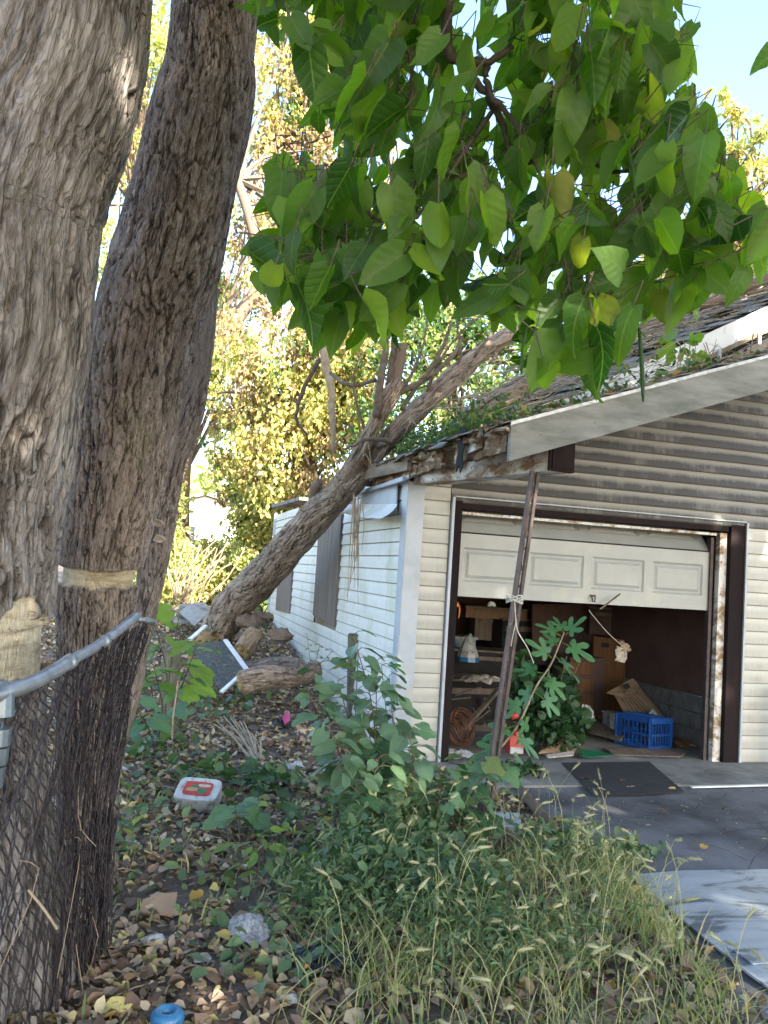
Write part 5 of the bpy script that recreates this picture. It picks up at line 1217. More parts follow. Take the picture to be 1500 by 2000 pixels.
tag(MB().tube([at(998, 1400, 6.5), at(1012, 1396, 6.5)], [.03, .025], 10).build('red_cup', 'red', None, True), 'small red cup hanging among the fig leaves', 'cup')
def crumple(name, c, size, mat, lab, cat_, n=11, amp=.3, flat=.35):
    V = []; c = np.array(c)
    for i in range(n):
        for j in range(n):
            u = (i / (n - 1) - .5) * 2; v = (j / (n - 1) - .5) * 2; rr = max(abs(u), abs(v)); 
            k_ = 1 - .25 * (u * u * v * v)
            V.append(c + np.array([u * size[0] * k_ + amp * size[0] * (rnd.random() - .5) * .45, v * size[1] * k_ + amp * size[1] * (rnd.random() - .5) * .45, size[2] * ((1 - rr ** 2) * .8 + rnd.random() * .5)]))
    Fc = [(i * n + j, (i + 1) * n + j, (i + 1) * n + j + 1, i * n + j + 1) for i in range(n - 1) for j in range(n - 1)]
    return tag(mesh_obj(name, V, Fc, mat, None, False), lab, cat_)
crumple('clear_bag', P(1142, 1398, Y=7.5) + [0, 0, -.05], (.09, .08, .14), 'film', 'clear crumpled bag beside the bush in the garage', 'bag')
crumple('grey_rags', P(893, 1478, Z=.02), (.16, .10, .05), 'film', 'grey crumpled plastic at the left door jamb', 'plastic')
tote = at(893, 1262, 9.4); t_ = thing('storage_tote', 'blue grey storage tote deep in the garage', 'tote', tote); MB().box(tote, (.34, .3, .2)).build('tote_body', 'bluew', t_); MB().box(tote + [0, 0, .11], (.38, .34, .03)).build('lid', 'whitep', t_)
bg_ = at(914, 1272, 9.0); t_ = thing('shopping_bag', 'white and blue shopping bag on the junk pile', 'bag', bg_)
MB().tube([bg_ + [0, 0, -.1], bg_ + [0, 0, -.03], bg_ + [0, 0, .12], bg_ + [.02, 0, .2]], [.13, .12, .06, .015], 9).build('bag_body', 'whitep', t_); MB().tube([bg_ + [0, -.005, -.11], bg_ + [0, -.005, -.06]], [.133, .127], 9).build('blue_band', 'cyan', t_)
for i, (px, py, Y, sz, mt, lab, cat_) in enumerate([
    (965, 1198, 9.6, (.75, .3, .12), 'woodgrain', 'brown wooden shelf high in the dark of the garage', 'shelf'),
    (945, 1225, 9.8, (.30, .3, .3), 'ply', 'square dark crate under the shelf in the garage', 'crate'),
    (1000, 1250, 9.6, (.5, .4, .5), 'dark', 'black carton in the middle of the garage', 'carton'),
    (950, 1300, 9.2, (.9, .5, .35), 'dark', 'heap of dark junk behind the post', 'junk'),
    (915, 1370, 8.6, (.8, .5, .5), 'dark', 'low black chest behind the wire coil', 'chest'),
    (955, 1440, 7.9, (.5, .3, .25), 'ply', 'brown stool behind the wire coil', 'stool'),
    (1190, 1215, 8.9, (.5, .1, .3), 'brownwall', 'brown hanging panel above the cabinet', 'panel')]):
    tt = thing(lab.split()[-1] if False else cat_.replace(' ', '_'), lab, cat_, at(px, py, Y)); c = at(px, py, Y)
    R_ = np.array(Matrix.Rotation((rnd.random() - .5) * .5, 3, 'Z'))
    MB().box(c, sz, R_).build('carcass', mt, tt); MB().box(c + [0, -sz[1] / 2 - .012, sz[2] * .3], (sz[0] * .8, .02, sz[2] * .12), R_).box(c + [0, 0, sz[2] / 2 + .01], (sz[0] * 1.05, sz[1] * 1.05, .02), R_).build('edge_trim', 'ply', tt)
crumple('torn_insulation', at(945, 1333, 8.0), (.24, .15, .07), 'paper', 'pale torn insulation on the dark junk', 'insulation')
mb = MB()
for i in range(26):
    a = at(880 + rnd.random() * 90, 1345 + rnd.random() * 100, 7.6 + rnd.random()); mb.bar(a, a + np.array([(rnd.random() - .5), (rnd.random() - .5) * .4, (rnd.random() - .5) * .5]) * .7, .03, .012)
tag(mb.build('lumber_scraps', 'ply'), 'jumble of lumber scraps inside the left of the garage', 'lumber', kind='stuff')
tag(MB().bar(at(904, 1425, 7.3), at(975, 1345, 7.5), .05, .03).build('leaning_board', 'sheath'), 'grey board leaning diagonally behind the porch post', 'board')
ob = at(891, 1181, 7.0); t_ = thing('orange_ornament', 'small orange ornament hanging at the top left of the door opening', 'ornament', ob)
MB().tube([ob + [0, 0, .03], ob + [0, 0, .015], ob + [0, 0, -.015], ob + [0, 0, -.03]], [.008, .025, .022, .006], 8).build('ornament_body', 'orange', t_, True); MB().tube([ob + [.03, 0, 0], ob + [.035, 0, -.05], ob + [.03, 0, -.12]], [.004, .008, .003], 5).build('tassel', 'orange', t_)
crumple('cobweb_rag', at(960, 1186, 6.9), (.04, .02, .05), 'film', 'grey cobwebby rag under the garage door edge', 'rag', 7)

mb = MB()
for x0_, y0_, dx_, dy_, n_ in ((2.9, 5.4, .09, -.13, 22), (4.9, 5.6, -.10, -.09, 20), (3.2, 4.6, .14, .02, 16), (2.75, 4.9, .12, .045, 14)):
    p_ = np.array([x0_, y0_, .0075]); 
    for k_ in range(n_):
        q_ = p_ + [dx_ + RS.randn() * .04, dy_ + RS.randn() * .04, 0]; d_ = q_ - p_; nn_ = np.array([-d_[1], d_[0], 0]) / np.linalg.norm(d_) * (.0008 + .0018 * rnd.random())
        mb.add([p_ - nn_, q_ - nn_, q_ + nn_, p_ + nn_], [(0, 1, 2, 3)]); p_ = q_
tag(mb.build('asphalt_cracks', 'dark'), 'thin dark cracks wandering over the asphalt driveway', 'cracks', kind='stuff')
pos = [(2.7 + 4 * rnd.random(), 1.5 + 4.2 * rnd.random() ** .7, .007) for i in range(1500)]
tag(rand_quads(np.array(pos), .012, 'litter', 'driveway_grit', None, flat=.9, sizevar=.9), 'grit and leaf crumbs scattered over the asphalt driveway', 'grit', kind='stuff')
# ================================================================== SHEETS AND TRASH
ws = thing('white_sheet', 'large wet white sheet of wallboard lying on the driveway', 'wallboard', P(1400, 1800, Z=0))
cs = [P(1230, 1712, Z=.02), P(1330, 1704, Z=.035), P(1560, 1700, Z=.03), P(1700, 1900, Z=.02), P(1520, 1945, Z=.02), P(1462, 1905, Z=.03), P(1340, 1805, Z=.02)]
MB().slab(cs[::-1], .010, (0, 0, 1)).build('sheet', 'sheet', ws)
MB().slab([P(1420, 1850, Z=.034), P(1600, 1835, Z=.034), P(1620, 1870, Z=.034), P(1470, 1885, Z=.034)][::-1], .006, (0, 0, 1)).build('torn_layer', 'sheet', ws)
tag(MB().bar(P(1350, 1537, Z=.022), P(1580, 1531, Z=.022), .03, .012).build('trim_strip', 'alu'), 'white trim strip lying along the apron edge', 'trim')
tag(MB().box((5.52, 6.3, .35), (.07, .06, .75)).build('downspout', 'white_trim'), 'white downspout end at the right edge of the wall', 'downspout')
# container
cc = G(388, 1580) + [0, 0, .03]; ct = thing('food_tub', 'white plastic tub with a red printed lid lying in the leaves', 'tub', cc)
a1 = math.radians(-22); R_ = np.array(Matrix.Rotation(a1, 3, 'Z') @ Matrix.Rotation(.50, 3, 'X'))
def rbox(mb, c, sx, sy, z0, z1, R_, r=.35, tp=1.0, n=20):
    an = np.linspace(0, 2 * math.pi, n, endpoint=False); V = []
    for zz, k_ in ((z0, 1), (z1, tp)):
        for a in an:
            x = np.sign(math.cos(a)) * abs(math.cos(a)) ** r * sx * k_; y = np.sign(math.sin(a)) * abs(math.sin(a)) ** r * sy * k_; V.append(c + R_ @ np.array([x, y, zz]))
    mb.add(V, [tuple(range(n))[::-1], tuple(range(n, 2 * n))] + [(i, (i + 1) % n, n + (i + 1) % n, n + i) for i in range(n)])
cc = cc + np.array([0, -.03, .02]); mb = MB(); rbox(mb, cc, .125, .085, 0, .095, R_, tp=1.06); mb.build('tub_body', 'whitep', ct)
mb = MB(); rbox(mb, cc, .136, .095, .088, .105, R_, tp=.97); mb.build('lid', 'whitep', ct)
mb = MB(); rbox(mb, cc, .088, .058, .106, .1085, R_); mb.build('printed_label', 'red', ct)
for (dx, dy, w_, h_, m_) in ((-.035, -.012, .040, .016, 'card'), (.030, -.018, .030, .020, 'green_sheet'), (.035, .026, .040, .011, 'paper'), (-.02, .016, .022, .012, 'green_sheet')):
    mb = MB(); rbox(mb, cc + R_ @ np.array([dx, dy, 0]), w_, h_, .109, .1105, R_, .8); mb.build('print_patch', m_, ct)
# blue ring
rc = P(327, 1988, Z=.06); V = []; n1, n2 = 24, 10
for i in range(n1):
    for j in range(n2):
        a = 2 * math.pi * i / n1; b = 2 * math.pi * j / n2; rr = .034 + .020 * math.cos(b); V.append(rc + [rr * math.cos(a), rr * math.sin(a), .026 * math.sin(b)])
Fc = [(i * n2 + j, ((i + 1) % n1) * n2 + j, ((i + 1) % n1) * n2 + (j + 1) % n2, i * n2 + (j + 1) % n2) for i in range(n1) for j in range(n2)]
tag(mesh_obj('blue_ring', V, Fc, 'cyan', None, True), 'round blue plastic ring at the bottom edge of the yard', 'ring')
bgc = G(487, 1832) + [0, 0, .02]
pl = crumple('plastic_bag', bgc, (.085, .13, .05), 'film', 'torn clear plastic food bag lying on the leaf litter', 'bag', 15)
crumple('black_bag', G(652, 1880), (.16, .12, .05), 'black', 'shiny black plastic bag half buried in weeds', 'bag', 13)
crumple('red_black_scrap', G(548, 1420), (.08, .06, .07), 'black', 'crumpled black wrapper with a pink corner', 'wrapper', 9)
tag(MB().slab([G(556, 1428) + [0, 0, .05], G(566, 1424) + [0, 0, .08], G(560, 1412) + [0, 0, .11], G(550, 1420) + [0, 0, .08]], .01).build('pink_scrap', 'pink'), 'small pink scrap on the black wrapper', 'scrap')
crumple('white_wrapper', G(577, 1505), (.07, .05, .06), 'whitep', 'white wrapper beside the broken branch', 'wrapper', 9)
crumple('grey_wrapper', G(650, 1508), (.09, .06, .05), 'film', 'silver grey plastic wrapper under the sapling', 'wrapper', 9)
pkc = G(985, 1650) + [0, 0, .12]; pk_ = thing('white_package', 'white printed packet lying in the grass at the post foot', 'packet', pkc)
R2 = np.array(Matrix.Rotation(-.3, 3, 'Z') @ Matrix.Rotation(.3, 3, 'X')); MB().box(pkc, (.17, .14, .05), R2).build('packet_body', 'whitep', pk_)
mb = MB(); 
for i in range(4): mb.box(pkc + R2 @ np.array([-.045 + i * .028, .02, .0265]), (.018, .028, .002), R2)
mb.build('print_mark', 'bluew', pk_); MB().box(pkc + R2 @ np.array([.04, -.04, .0265]), (.05, .02, .002), R2).build('print_mark', 'cyan', pk_)
g0 = G(305, 1785); tag(MB().slab([g0 + [-.07, -.07, .03], g0 + [.07, -.08, .02], g0 + [.085, .08, .05], g0 + [.01, .07, .05], g0 + [-.06, .04, .04]], .008).build('cardboard_scrap', 'card'), 'flat brown cardboard scrap on the bare soil', 'cardboard')
slc = [(245, 1508, 'white bone like scrap at the foot of the fence'), (505, 1690, None)]
tag(MB().tube([G(228, 1500) + [0, 0, .03], G(244, 1512) + [0, 0, .03]], .014, 7).build('white_tube', 'whitep', None, True), 'short white tube lying right of the fence foot', 'tube')
for i, (px, py, s_, lab) in enumerate([(300, 1845, .05, 'cream plastic scrap under the cardboard scrap'), (392, 1880, .04, 'pale twisted wrapper near the bottom left'), (590, 1860, .035, 'white paper bit between the two bags'), (470, 1700, .03, 'white chip of plastic right of the bare soil'), (560, 1960, .04, 'grey white scrap by the bottom edge')]):
    crumple('litter_scrap', G(px, py) + [0, 0, .01], (s_, s_ * .7, s_ * .5), 'whitep', lab, 'scrap', 6)
# sticks / branches on ground
def gst(rows, name, lab, cat_, mat='dry', n=7):
    c = []; 
    for a, b, w in rows: p = G(a, b); c.append(list(p + [0, 0, w * .5 * .0035]) + [w * .5 * np.dot(p - CW, -RW @ np.array([0, 0, 1.])) / F])
    s = spline(np.array(c), 12); s[1:-1, :3] += RS.randn(10, 3) * .006
    return tag(MB().tube(s[:, :3], s[:, 3], n).build(name, mat, None, True), lab, cat_)
gst([(1010, 1535, 14), (1030, 1570, 20), (1055, 1600, 20), (1082, 1622, 16)], 'fallen_branch', 'grey branch lying on the asphalt beside the post foot', 'branch', 'bark_dead')
gst([(562, 1498, 10), (585, 1520, 15), (612, 1552, 18)], 'broken_branch', 'broken pale branch below the white wrapper', 'branch', 'dry')
gst([(553, 1505, 8), (580, 1512, 9), (620, 1500, 7)], 'broken_branch', 'thin brown branch crossing the broken pale one', 'branch', 'twig')
gst([(500, 1462, 11), (540, 1455, 13), (602, 1444, 10)], 'ground_branch', 'brown branch lying right of the stick fan', 'branch', 'twig')
gst([(275, 1437, 8), (300, 1428, 12), (322, 1422, 8)], 'ground_branch', 'pale bent branch at the foot of the dark mossy post', 'branch', 'dry')
gst([(1095, 1665, 5), (1125, 1690, 8), (1150, 1710, 6)], 'dark_stick', 'dark forked stick at the edge of the driveway', 'stick', 'limb') if False else None
gst([(1322, 1662, 5), (1340, 1680, 8), (1354, 1698, 6)], 'dark_stick', 'dark stick standing out of the grass at the driveway edge', 'stick', 'limb')
sf_ = thing('stick_bundle', 'fan of bleached splintered sticks on the leaf litter', 'sticks', G(480, 1490))
for i in range(15):
    b_ = G(490 + rnd.random() * 30, 1480 + rnd.random() * 14); e_ = G(415 + i * 6.5, 1420 + abs(i - 5) * 4 + rnd.random() * 14) + [0, 0, .06 + .1 * rnd.random()]
    MB().tube(spline([b_ + [0, 0, .02], (b_ + e_) / 2 + [0, 0, .03], e_], 6), np.linspace(.012, .005, 6), 5).build('stick', 'dry', sf_)
mb = MB()
for i in range(1000):
    x_ = -1.0 + 3.2 * rnd.random(); y_ = 2.2 + 8 * rnd.random(); z_ = gzs(x_, y_) + .012; a = rnd.random() * 6.28; l_ = .05 + .25 * rnd.random() ** 2
    e = (x_ + math.cos(a) * l_, y_ + math.sin(a) * l_); mb.tube([(x_, y_, z_), ((x_ + e[0]) / 2, (y_ + e[1]) / 2, z_ + .015), (e[0], e[1], gzs(*e) + .015)], .0015 + .003 * rnd.random(), 4)
tag(mb.build('twig_litter', 'dry'), 'small twigs scattered over the yard soil', 'twigs', kind='stuff')

# ================================================================== GROUND COVER
def scatter(n, fn):
    out = []
    while len(out) < n:
        x_, y_ = fn(); out.append((x_, y_))
    return np.array(out)
# leaf litter: dense near camera
N = 30000
r_ = RS.rand(N); yv = 2.0 + 11 * r_ ** 1.5; xv = -1.4 + 3.35 * RS.rand(N) + .12 * (yv < 6) ; keep = (xv < 1.9) | (yv < 6.0)
edge = np.interp(yv, [1, 2.6, 4.0, 5.0, 6], [1.85, 2.15, 2.5, 2.65, 2.6]); xv = np.where(yv < 6.2, -1.4 + (edge + 1.5) * RS.rand(N), xv)
dens = fbm(xv * 1.5, yv * 1.5, 0, 3, 77); keep = keep & (dens + .35 * RS.rand(N) > .42) & ((xv < 1.88) | (yv < 6.3))
xv, yv = xv[keep], yv[keep]; zv = gz(xv, yv) + .006 + .022 * RS.rand(len(xv))
tag(rand_quads(np.stack([xv, yv, zv], 1), .046, 'litter', 'leaf_litter', None, flat=.62, aspect=.72, sizevar=.6, fold=.45, hexa=True), 'brown and yellow fallen leaves covering the yard soil', 'leaf litter', kind='stuff')
# scattered bigger leaves on litter and driveway
N = 260
bigd = [leaf_grid('heart', 1, .15, .1, 4, 50 + i, .14) for i in range(3)]
it = []
for i in range(N):
    if i < 215:
        y_ = 2.2 + 5.2 * rnd.random() ** 1.4; x_ = -1.1 + 3.1 * rnd.random(); z_ = gzs(x_, y_) + .03
    else:
        y_ = 2.8 + 3.4 * rnd.random(); x_ = 2.7 + 2.6 * rnd.random(); z_ = .028
    a = rnd.random() * 6.28; it.append((rnd.randrange(3), (x_, y_, z_), leaf_rot((math.cos(a), math.sin(a), .05 * rnd.random()), (RS.randn() * .25, RS.randn() * .25, 1)), .05 + .07 * rnd.random() if i < 215 else .04 + .04 * rnd.random()))
o = joined_leaves('large_fallen_leaves', 'litter', None, bigd, it); tag(o, 'larger curled fallen leaves on the yard and driveway', 'fallen leaves', kind='stuff')
# ground cover seedlings
def patch(pts, n, sz, mat, name, lab, hmax=.1, aspect=.75, clump=.06, flat=.35, drx=None):
    pos = []
    for i in range(n):
        a, b, rx, ry, hh = pts[rnd.randrange(len(pts))]
        u, v = RS.randn(2) * .5; p = G(a + u * rx, min(2350, max(1180, b + v * ry))); pos.append(p + [0, 0, .01 + rnd.random() * hh])
    return tag(rand_quads(np.array(pos), sz, mat, name, None, flat=flat, aspect=aspect, hexa=aspect > .4), lab, 'ground cover' if 'cover' in name else 'weeds', kind='stuff')
patch([(350, 1400, 110, 40, .22), (430, 1370, 100, 45, .25), (300, 1470, 70, 50, .14), (420, 1520, 110, 40, .10), (290, 1340, 60, 60, .45), (520, 1540, 90, 40, .12), (560, 1270, 60, 30, .25), (540, 1255, 50, 25, .2), (410, 1300, 60, 40, .3)], 900, .075, 'ivy', 'ivy_cover', 'green ivy and seedlings covering the ground behind the fence')
patch([(600, 1620, 110, 60, .15), (500, 1620, 100, 60, .08), (450, 1790, 160, 120, .06), (640, 1700, 120, 60, .16), (560, 1900, 160, 80, .10), (290, 1620, 60, 60, .10), (640, 1560, 80, 40, .15), (230, 1650, 40, 120, .1)], 420, .06, 'weed', 'seedling_cover', 'scattered green seedlings on the leaf litter', aspect=.6)
patch([(760, 1660, 130, 70, .36), (700, 1740, 130, 60, .24), (830, 1650, 80, 60, .30), (820, 1760, 130, 70, .26), (900, 1760, 90, 50, .2), (780, 1600, 80, 50, .35), (1080, 1680, 90, 35, .18), (1150, 1700, 90, 35, .15), (1230, 1690, 60, 20, .10)], 2700, .055, 'weed', 'leafy_weeds', 'dense leafy weeds below the large sapling', aspect=.55, flat=.2)
# fine ferny weeds
patch([(720, 1720, 120, 70, .28), (640, 1800, 120, 60, .18), (860, 1820, 150, 80, .2), (1000, 1880, 200, 80, .2)], 4200, .05, 'weed', 'ferny_weeds', 'fine feathery weeds in front of the sapling', aspect=.2, flat=.05)
# grass blades + foxtails
def blades(pos, hgt, mat, name, lab, wid=.004, lean=.35):
    N = len(pos); V = np.zeros((N, 7, 3)); a = RS.rand(N) * 6.28; h_ = hgt * (.5 + .8 * RS.rand(N)); ln = lean * h_ * (.3 + RS.rand(N))
    d = np.stack([np.cos(a), np.sin(a), 0 * a], 1); b = RS.rand(N) * 6.28; sd = np.stack([np.cos(b), np.sin(b), 0 * a], 1) * wid * (.6 + RS.rand(N))[:, None]
    for k_, (t_, w_) in enumerate(((0, .8), (.4, 1), (.75, .7))):
        c = pos + d * (ln * t_ ** 2)[:, None] + np.stack([0 * h_, 0 * h_, h_ * (t_ - .12 * t_ ** 3)], 1); V[:, 2 * k_] = c - sd * w_; V[:, 2 * k_ + 1] = c + sd * w_
    V[:, 6] = pos + d * (ln * 1.15)[:, None] + np.stack([0 * h_, 0 * h_, h_ * .93], 1)
    i = np.arange(N)[:, None] * 7; Fc = np.vstack([i + q for q in ([0, 1, 3], [0, 3, 2], [2, 3, 5], [2, 5, 4], [4, 5, 6])])
    return tag(mesh_obj(name, V.reshape(-1, 3), Fc, mat, None, False), lab, 'grass', kind='stuff'), V[:, 6]
gp = []
for i in range(6500):
    y_ = 2.15 + 2.5 * rnd.random() ** 1.1; e = float(np.interp(y_, [1, 2.6, 4.0, 5.0], [1.85, 2.10, 2.5, 2.6])); lo = float(np.interp(y_, [2, 3, 4.6], [.45, .62, 1.2]))
    x_ = lo + (e - lo) * (rnd.random() ** .8) + RS.randn() * .05; 
    if y_ > 4.1 and x_ > 1.6: continue
    if fbm(x_ * 2.2, y_ * 2.2, 0, 2, 31) < .40 and rnd.random() < .75: continue
    gp.append((x_, y_, gzs(x_, y_)))
blades(np.array(gp), .17, 'grass', 'tall_grass', 'tall drying foxtail grass along the driveway edge', .0026, .9)
gp = [(x_, y_, gzs(x_, y_)) for x_, y_ in [(-.9 + 3.0 * rnd.random(), 2.2 + 3.6 * rnd.random()) for i in range(1100)] if fbm(x_ * 3, y_ * 3, 0, 2, 61) > .56]
blades(np.array(gp), .10, 'grass', 'short_grass', 'sparse short grass tufts on the yard soil')
# foxtail heads: 250 individually built plants are too small; heads with stems as countable plants in front
mbh = MB(); mbs = MB(); heads = []
pxs = []
for i in range(175):
    y_ = 2.25 + 2.3 * rnd.random(); e = float(np.interp(y_, [1, 2.6, 4.0, 5.0], [1.85, 2.12, 2.5, 2.6])); lo = float(np.interp(y_, [2, 3, 4.6], [.6, .75, 1.4]))
    x_ = lo + (e + .05 - lo) * rnd.random() ** .8; b_ = np.array([x_, y_, gzs(x_, y_)]); h_ = .20 + .26 * rnd.random(); a = rnd.random() * 6.28
    d = np.array([math.cos(a), math.sin(a), 0]); t1_ = b_ + d * .05 + [0, 0, h_ * .7]; t2_ = b_ + d * .12 + [0, 0, h_]; t3_ = t2_ + d * (.02 + .03 * rnd.random()) + [0, 0, .03 - .04 * rnd.random()]
    mbs.tube(spline([b_, t1_, t2_], 6), .0014, 3, False)
    dr_ = t3_ - t2_ + d * .002; dr_ = dr_ / np.linalg.norm(dr_) * (.040 + .035 * rnd.random())
    mbh.tube([t2_, t2_ + dr_ * .2, t2_ + dr_ * .6 + [0, 0, -.002], t2_ + dr_ + [0, 0, -.006]], [.002, .0062 * rnd.uniform(.7, 1.2), .0056, .001], 6)
    for q in range(46):
        s0 = t2_ + dr_ * rnd.random() * .95; o_ = RS.randn(3); o_ /= np.linalg.norm(o_); mbh.add([s0 + o_ * .004, s0 + o_ * .004 + RS.randn(3) * .0012, s0 + dr_ * .12 + o_ * .0155], [(0, 1, 2)])
tag(mbs.build('foxtail_stems', 'grass'), 'thin straw stems of the foxtail grass', 'grass', kind='stuff')
tag(mbh.build('foxtail_heads', 'seed', None, True), 'pale bristly seed heads of the foxtail grass', 'grass', kind='stuff')

# ================================================================== SAPLINGS
ovd = [leaf_grid('ovate' if i % 3 else 'heart', 1, .25, .15 + .15 * (i % 3), 5, 20 + i, .05) for i in range(6)]; ovm = [leafmesh('sapling_leaf', h, 'sapleaf') for h in ovd]
fgd = [leaf_lobed(5, .345, 1, 34, i) for i in range(4)]; fgm = [leafmesh('fig_leaf', h, 'figleaf') for h in fgd]
grd = [leaf_lobed(5, .85, 1, 34, i, .10) for i in range(3)]; grm = [leafmesh('grape_leaf', h, 'grape') for h in grd]
grd2 = [leafmesh('mallow_leaf', h, 'sapleaf') for h in [leaf_lobed(3, .9, 1, 30, 9 + i, .06) for i in range(3)]]
def sapling(name, lab, cat_, base, tips, meshes, nleaf, Ls, stemm='twig', sr=.006, t0=.3, up=.2, spread=.07):
    t = thing(name, lab, cat_, base)
    for tp in tips:
        tp = np.array(tp); m_ = (np.array(base) * .5 + tp * .5) + RS.randn(3) * .04 + [0, 0, .05]
        s = spline([base, m_, tp], 14); MB().tube(s, np.linspace(sr, sr * .4, 14), 5).build('stem', stemm, t, True)
        for i in range(nleaf):
            q = s[min(13, int(14 * (t0 + (1 - t0) * (i + .5) / nleaf)))]; a = i * 2.4 + rnd.random(); out = np.array([math.cos(a), math.sin(a) * .8 - .25, up + .3 * rnd.random()]); out /= np.linalg.norm(out)
            b_ = q + out * spread * (.5 + rnd.random()); tip = out + np.array([0, 0, -.45 - .3 * rnd.random()])
            nr = np.array([0, -.35, 1.0]) + RS.randn(3) * .35
            MB().tube([q, (q + b_) / 2 + [0, 0, .01], b_], .0022, 4, False).build('leaf_stalk', stemm, t)
            put_leaf(rnd.choice(meshes), b_, leaf_rot(tip, nr), Ls * (.65 + .6 * rnd.random()) * (1 - .25 * i / nleaf), t)
    return t
b = G(735, 1655)
sapling('paulownia_sapling', 'large broad leaved sapling standing in front of the garage corner', 'sapling', b, [P(600, 1350, d=4.7), P(660, 1330, d=4.9), P(700, 1270, d=4.9), P(800, 1490, d=4.6), P(640, 1420, d=4.4), P(740, 1480, d=4.4), P(720, 1390, d=4.7), P(800, 1430, d=4.6), P(655, 1500, d=4.3), P(615, 1300, d=4.9), P(760, 1320, d=4.9), P(690, 1240, d=4.9), P(735, 1290, d=4.9)], ovm + grd2[:1], 14, .15)
sapling('mulberry_sapling', 'thin stemmed mulberry sapling with lobed leaves against the corner trim', 'sapling', G(790, 1620), [P(745, 1300, d=5.2), P(765, 1390, d=5.0)], ovm[:3] + grd2 + fgm[:1], 11, .15, t0=.25)
sapling('leafy_sapling', 'bushy low sapling to the left of the leaning post foot', 'sapling', G(900, 1650), [P(870, 1500, d=4.6), P(925, 1480, d=4.6), P(985, 1500, d=4.55), P(960, 1560, d=4.5), P(850, 1570, d=4.4)], grd2, 9, .14, t0=.25)
sapling('burdock_plant', 'low plant with broad pale leaves right of the white tub', 'plant', G(470, 1660), [G(480, 1640) + [.0, .0, .12], G(465, 1620) + [.0, .0, .12], G(515, 1620) + [.05, .0, .12]], grd2, 3, .16, t0=.6)
sapling('ash_seedling', 'bright green narrow leaved seedling below the broad leaved plant', 'seedling', G(510, 1735), [G(505, 1700) + [0, 0, .17], G(530, 1700) + [.04, 0, .15], G(490, 1710) + [-.06, 0, .13]], [leafmesh('narrow_leaf', leaf_grid('narrow', 1, .2, .2, 5, 70), 'grape')], 9, .12, t0=.2)
sapling('grape_vine', 'bright yellow green grape vine leaves behind the fence rail end', 'vine', G(320, 1420) + [0, 0, 0], [P(350, 1200, d=4.9), P(385, 1260, d=4.8), P(300, 1300, d=5.0), P(290, 1180, d=4.9)], grm, 5, .20, t0=.5, spread=.10)
sapling('ground_vine', 'dark leafy vine climbing around the mossy post', 'vine', G(300, 1450), [P(270, 1310, d=5.2), P(250, 1370, d=5.1), P(360, 1330, d=5.3)], grd2, 6, .17, t0=.2)
sapling('wall_seedling', 'wiry twiggy seedling against the white side wall', 'seedling', G(610, 1345) + [0, 0, 0], [P(600, 1240, d=7.8), P(625, 1260, d=7.8), P(580, 1270, d=7.8), P(650, 1270, d=7.7)], [leafmesh('tiny_leaf', leaf_grid('ovate', 1, .2, .1, 3, 80), 'sapleaf')], 10, .05, sr=.004, t0=.2, spread=.03)
# fig with a definite stem
fg = thing('fig_sapling', 'tall fig sapling with deeply lobed leaves before the open garage', 'sapling', P(958, 1560, Z=0))
D_ = 5.25
stm = spline([P(955, 1545, d=D_), P(965, 1480, d=D_), P(1010, 1420, d=D_), P(1048, 1340, d=D_), P(1075, 1300, d=D_), P(1092, 1260, d=D_), P(1102, 1235, d=D_)], 24)
MB().tube(stm, np.linspace(.008, .004, 24), 6).build('stem', 'dry', fg, True)
for i, (lx, ly, tx, ty, s_) in enumerate([(1095, 1242, 1062, 1222, .14), (1102, 1238, 1092, 1215, .13), (1105, 1240, 1122, 1222, .14), (1098, 1255, 1145, 1278, .17), (1090, 1262, 1072, 1245, .12), (1078, 1285, 1050, 1262, .16), (1082, 1280, 1122, 1312, .17), (1070, 1300, 1075, 1340, .17), (1062, 1315, 1008, 1305, .16), (1060, 1318, 1105, 1362, .14), (1050, 1345, 1010, 1372, .16), (1045, 1352, 1100, 1395, .17), (1035, 1375, 965, 1385, .16), (1025, 1395, 1022, 1430, .18), (1010, 1415, 945, 1440, .17), (1000, 1432, 1050, 1470, .17), (985, 1455, 930, 1475, .17), (972, 1480, 968, 1520, .17), (962, 1510, 905, 1500, .18), (960, 1520, 1010, 1500, .14), (958, 1535, 900, 1560, .18)]):
    a = P(lx, ly, d=D_); e = P(tx, ty, d=D_ - .08 + .16 * rnd.random()); b_ = a + (e - a) * .3
    MB().tube([a, b_], .0028, 4, False).build('leaf_stalk', 'grape', fg)
    put_leaf(fgm[i % 4] if i < 18 else grd2[i % 3], b_, leaf_rot(e - b_, RS.randn(3) * .3 + np.array([-.1, -.75, .55])), s_ * 1.02, fg)
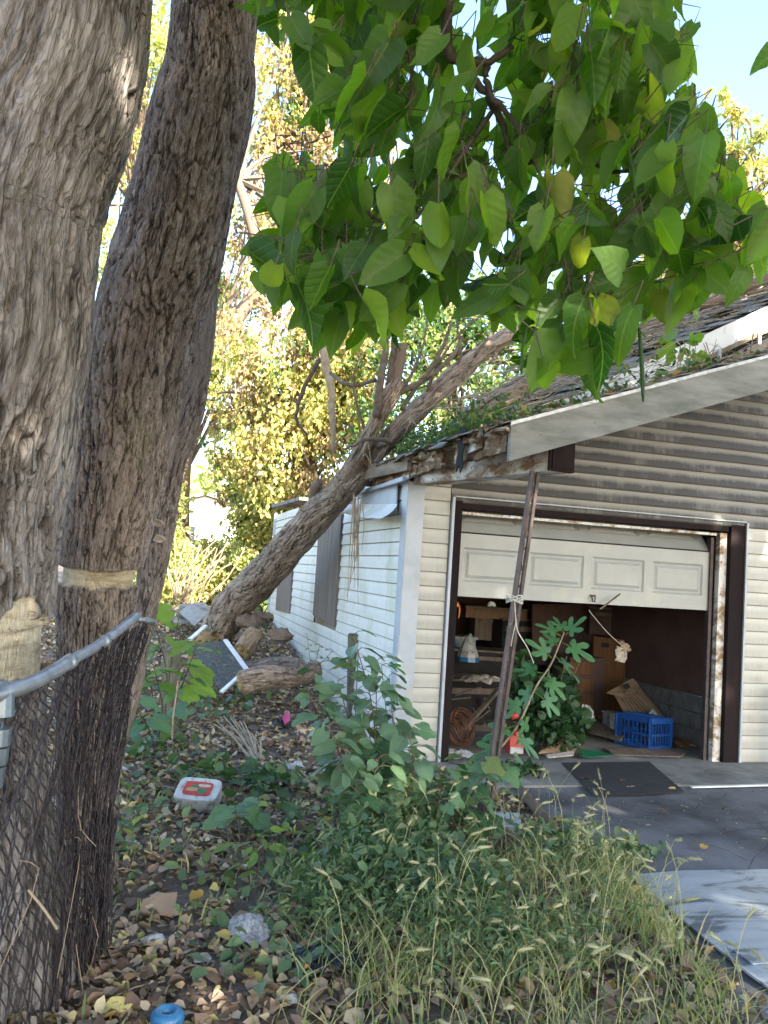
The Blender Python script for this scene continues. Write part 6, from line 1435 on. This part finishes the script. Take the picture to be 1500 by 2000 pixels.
# bush inside garage
gb = thing('garage_bush', 'dark leafy bush growing in the garage doorway', 'bush', P(1060, 1480, Z=.02))
mb = MB()
for i in range(16):
    a = P(1060 + rnd.random() * 20, 1476, Y=6.75); e = P(1000 + rnd.random() * 140, 1280 + rnd.random() * 150, Y=6.7 + rnd.random() * .5); mb.tube(spline([a, (a + e) / 2 + [0, 0, .06], e], 6), .004, 4)
mb.build('stem', 'twig', gb)
rand_quads(blob_pts([(1060, 1400, 62, 62, 7.3, .25), (1110, 1420, 42, 45, 7.3, .2), (1025, 1330, 32, 60, 7.4, .2), (1090, 1350, 40, 40, 7.4, .2)], 900, .2), .085, 'bushdark', 'foliage', gb, aspect=.75, hexa=True)
# dock seed stalks
dk = thing('dock_plant', 'yellow green seeding stalks at the driveway edge', 'plant', G(1140, 1720))
for (x_, y_) in ((1128, 1600), (1148, 1612), (1182, 1640)):
    a = G(x_, 1725); e = P(x_, y_, d=4.3); MB().tube([a, e], .003, 4).build('stem', 'grass', dk)
    o = rand_quads(np.array([a + (e - a) * (.35 + .65 * rnd.random()) + RS.randn(3) * .013 for i in range(130)]), .014, 'seed', 'seed_cluster', dk); o['kind'] = 'stuff'
tag(rand_quads(np.array([P(1020, 1512, Z=.03) + RS.randn(3) * [.09, .05, .02] + [0, 0, .04] for i in range(160)]), .05, 'bushdark', 'crack_weed'), 'small dark weed growing in the apron joint', 'weed')
GR = {'bush': 'bushes behind the garage', 'wooden_post': 'old wooden fence posts', 'wood_chunk': 'wood chunks by the garage wall', 'litter_scrap': 'pale litter scraps on the leaf litter',
      'locust_tree': 'trees beyond the yard', 'walnut_tree': 'trees beyond the yard', 'vine_tree': 'trees beyond the yard', 'mulberry_tree': 'trees beyond the yard', 'elm_tree': 'trees beyond the yard',
      'long_log': 'logs below the garage wall', 'buried_log': 'logs below the garage wall', 'cut_log': 'logs below the garage wall', 'dead_bough': 'dead boughs on the roof',
      'broken_branch': 'branches lying in the yard', 'ground_branch': 'branches lying in the yard', 'unseen_shade_tree': 'shade trees behind the viewer', 'unseen_shade_canopy': 'shade trees behind the viewer'}
for o in bpy.data.objects:
    if o.parent is None and 'category' in o:
        g_ = GR.get(o.name.split('.')[0])
        if g_: o['group'] = g_
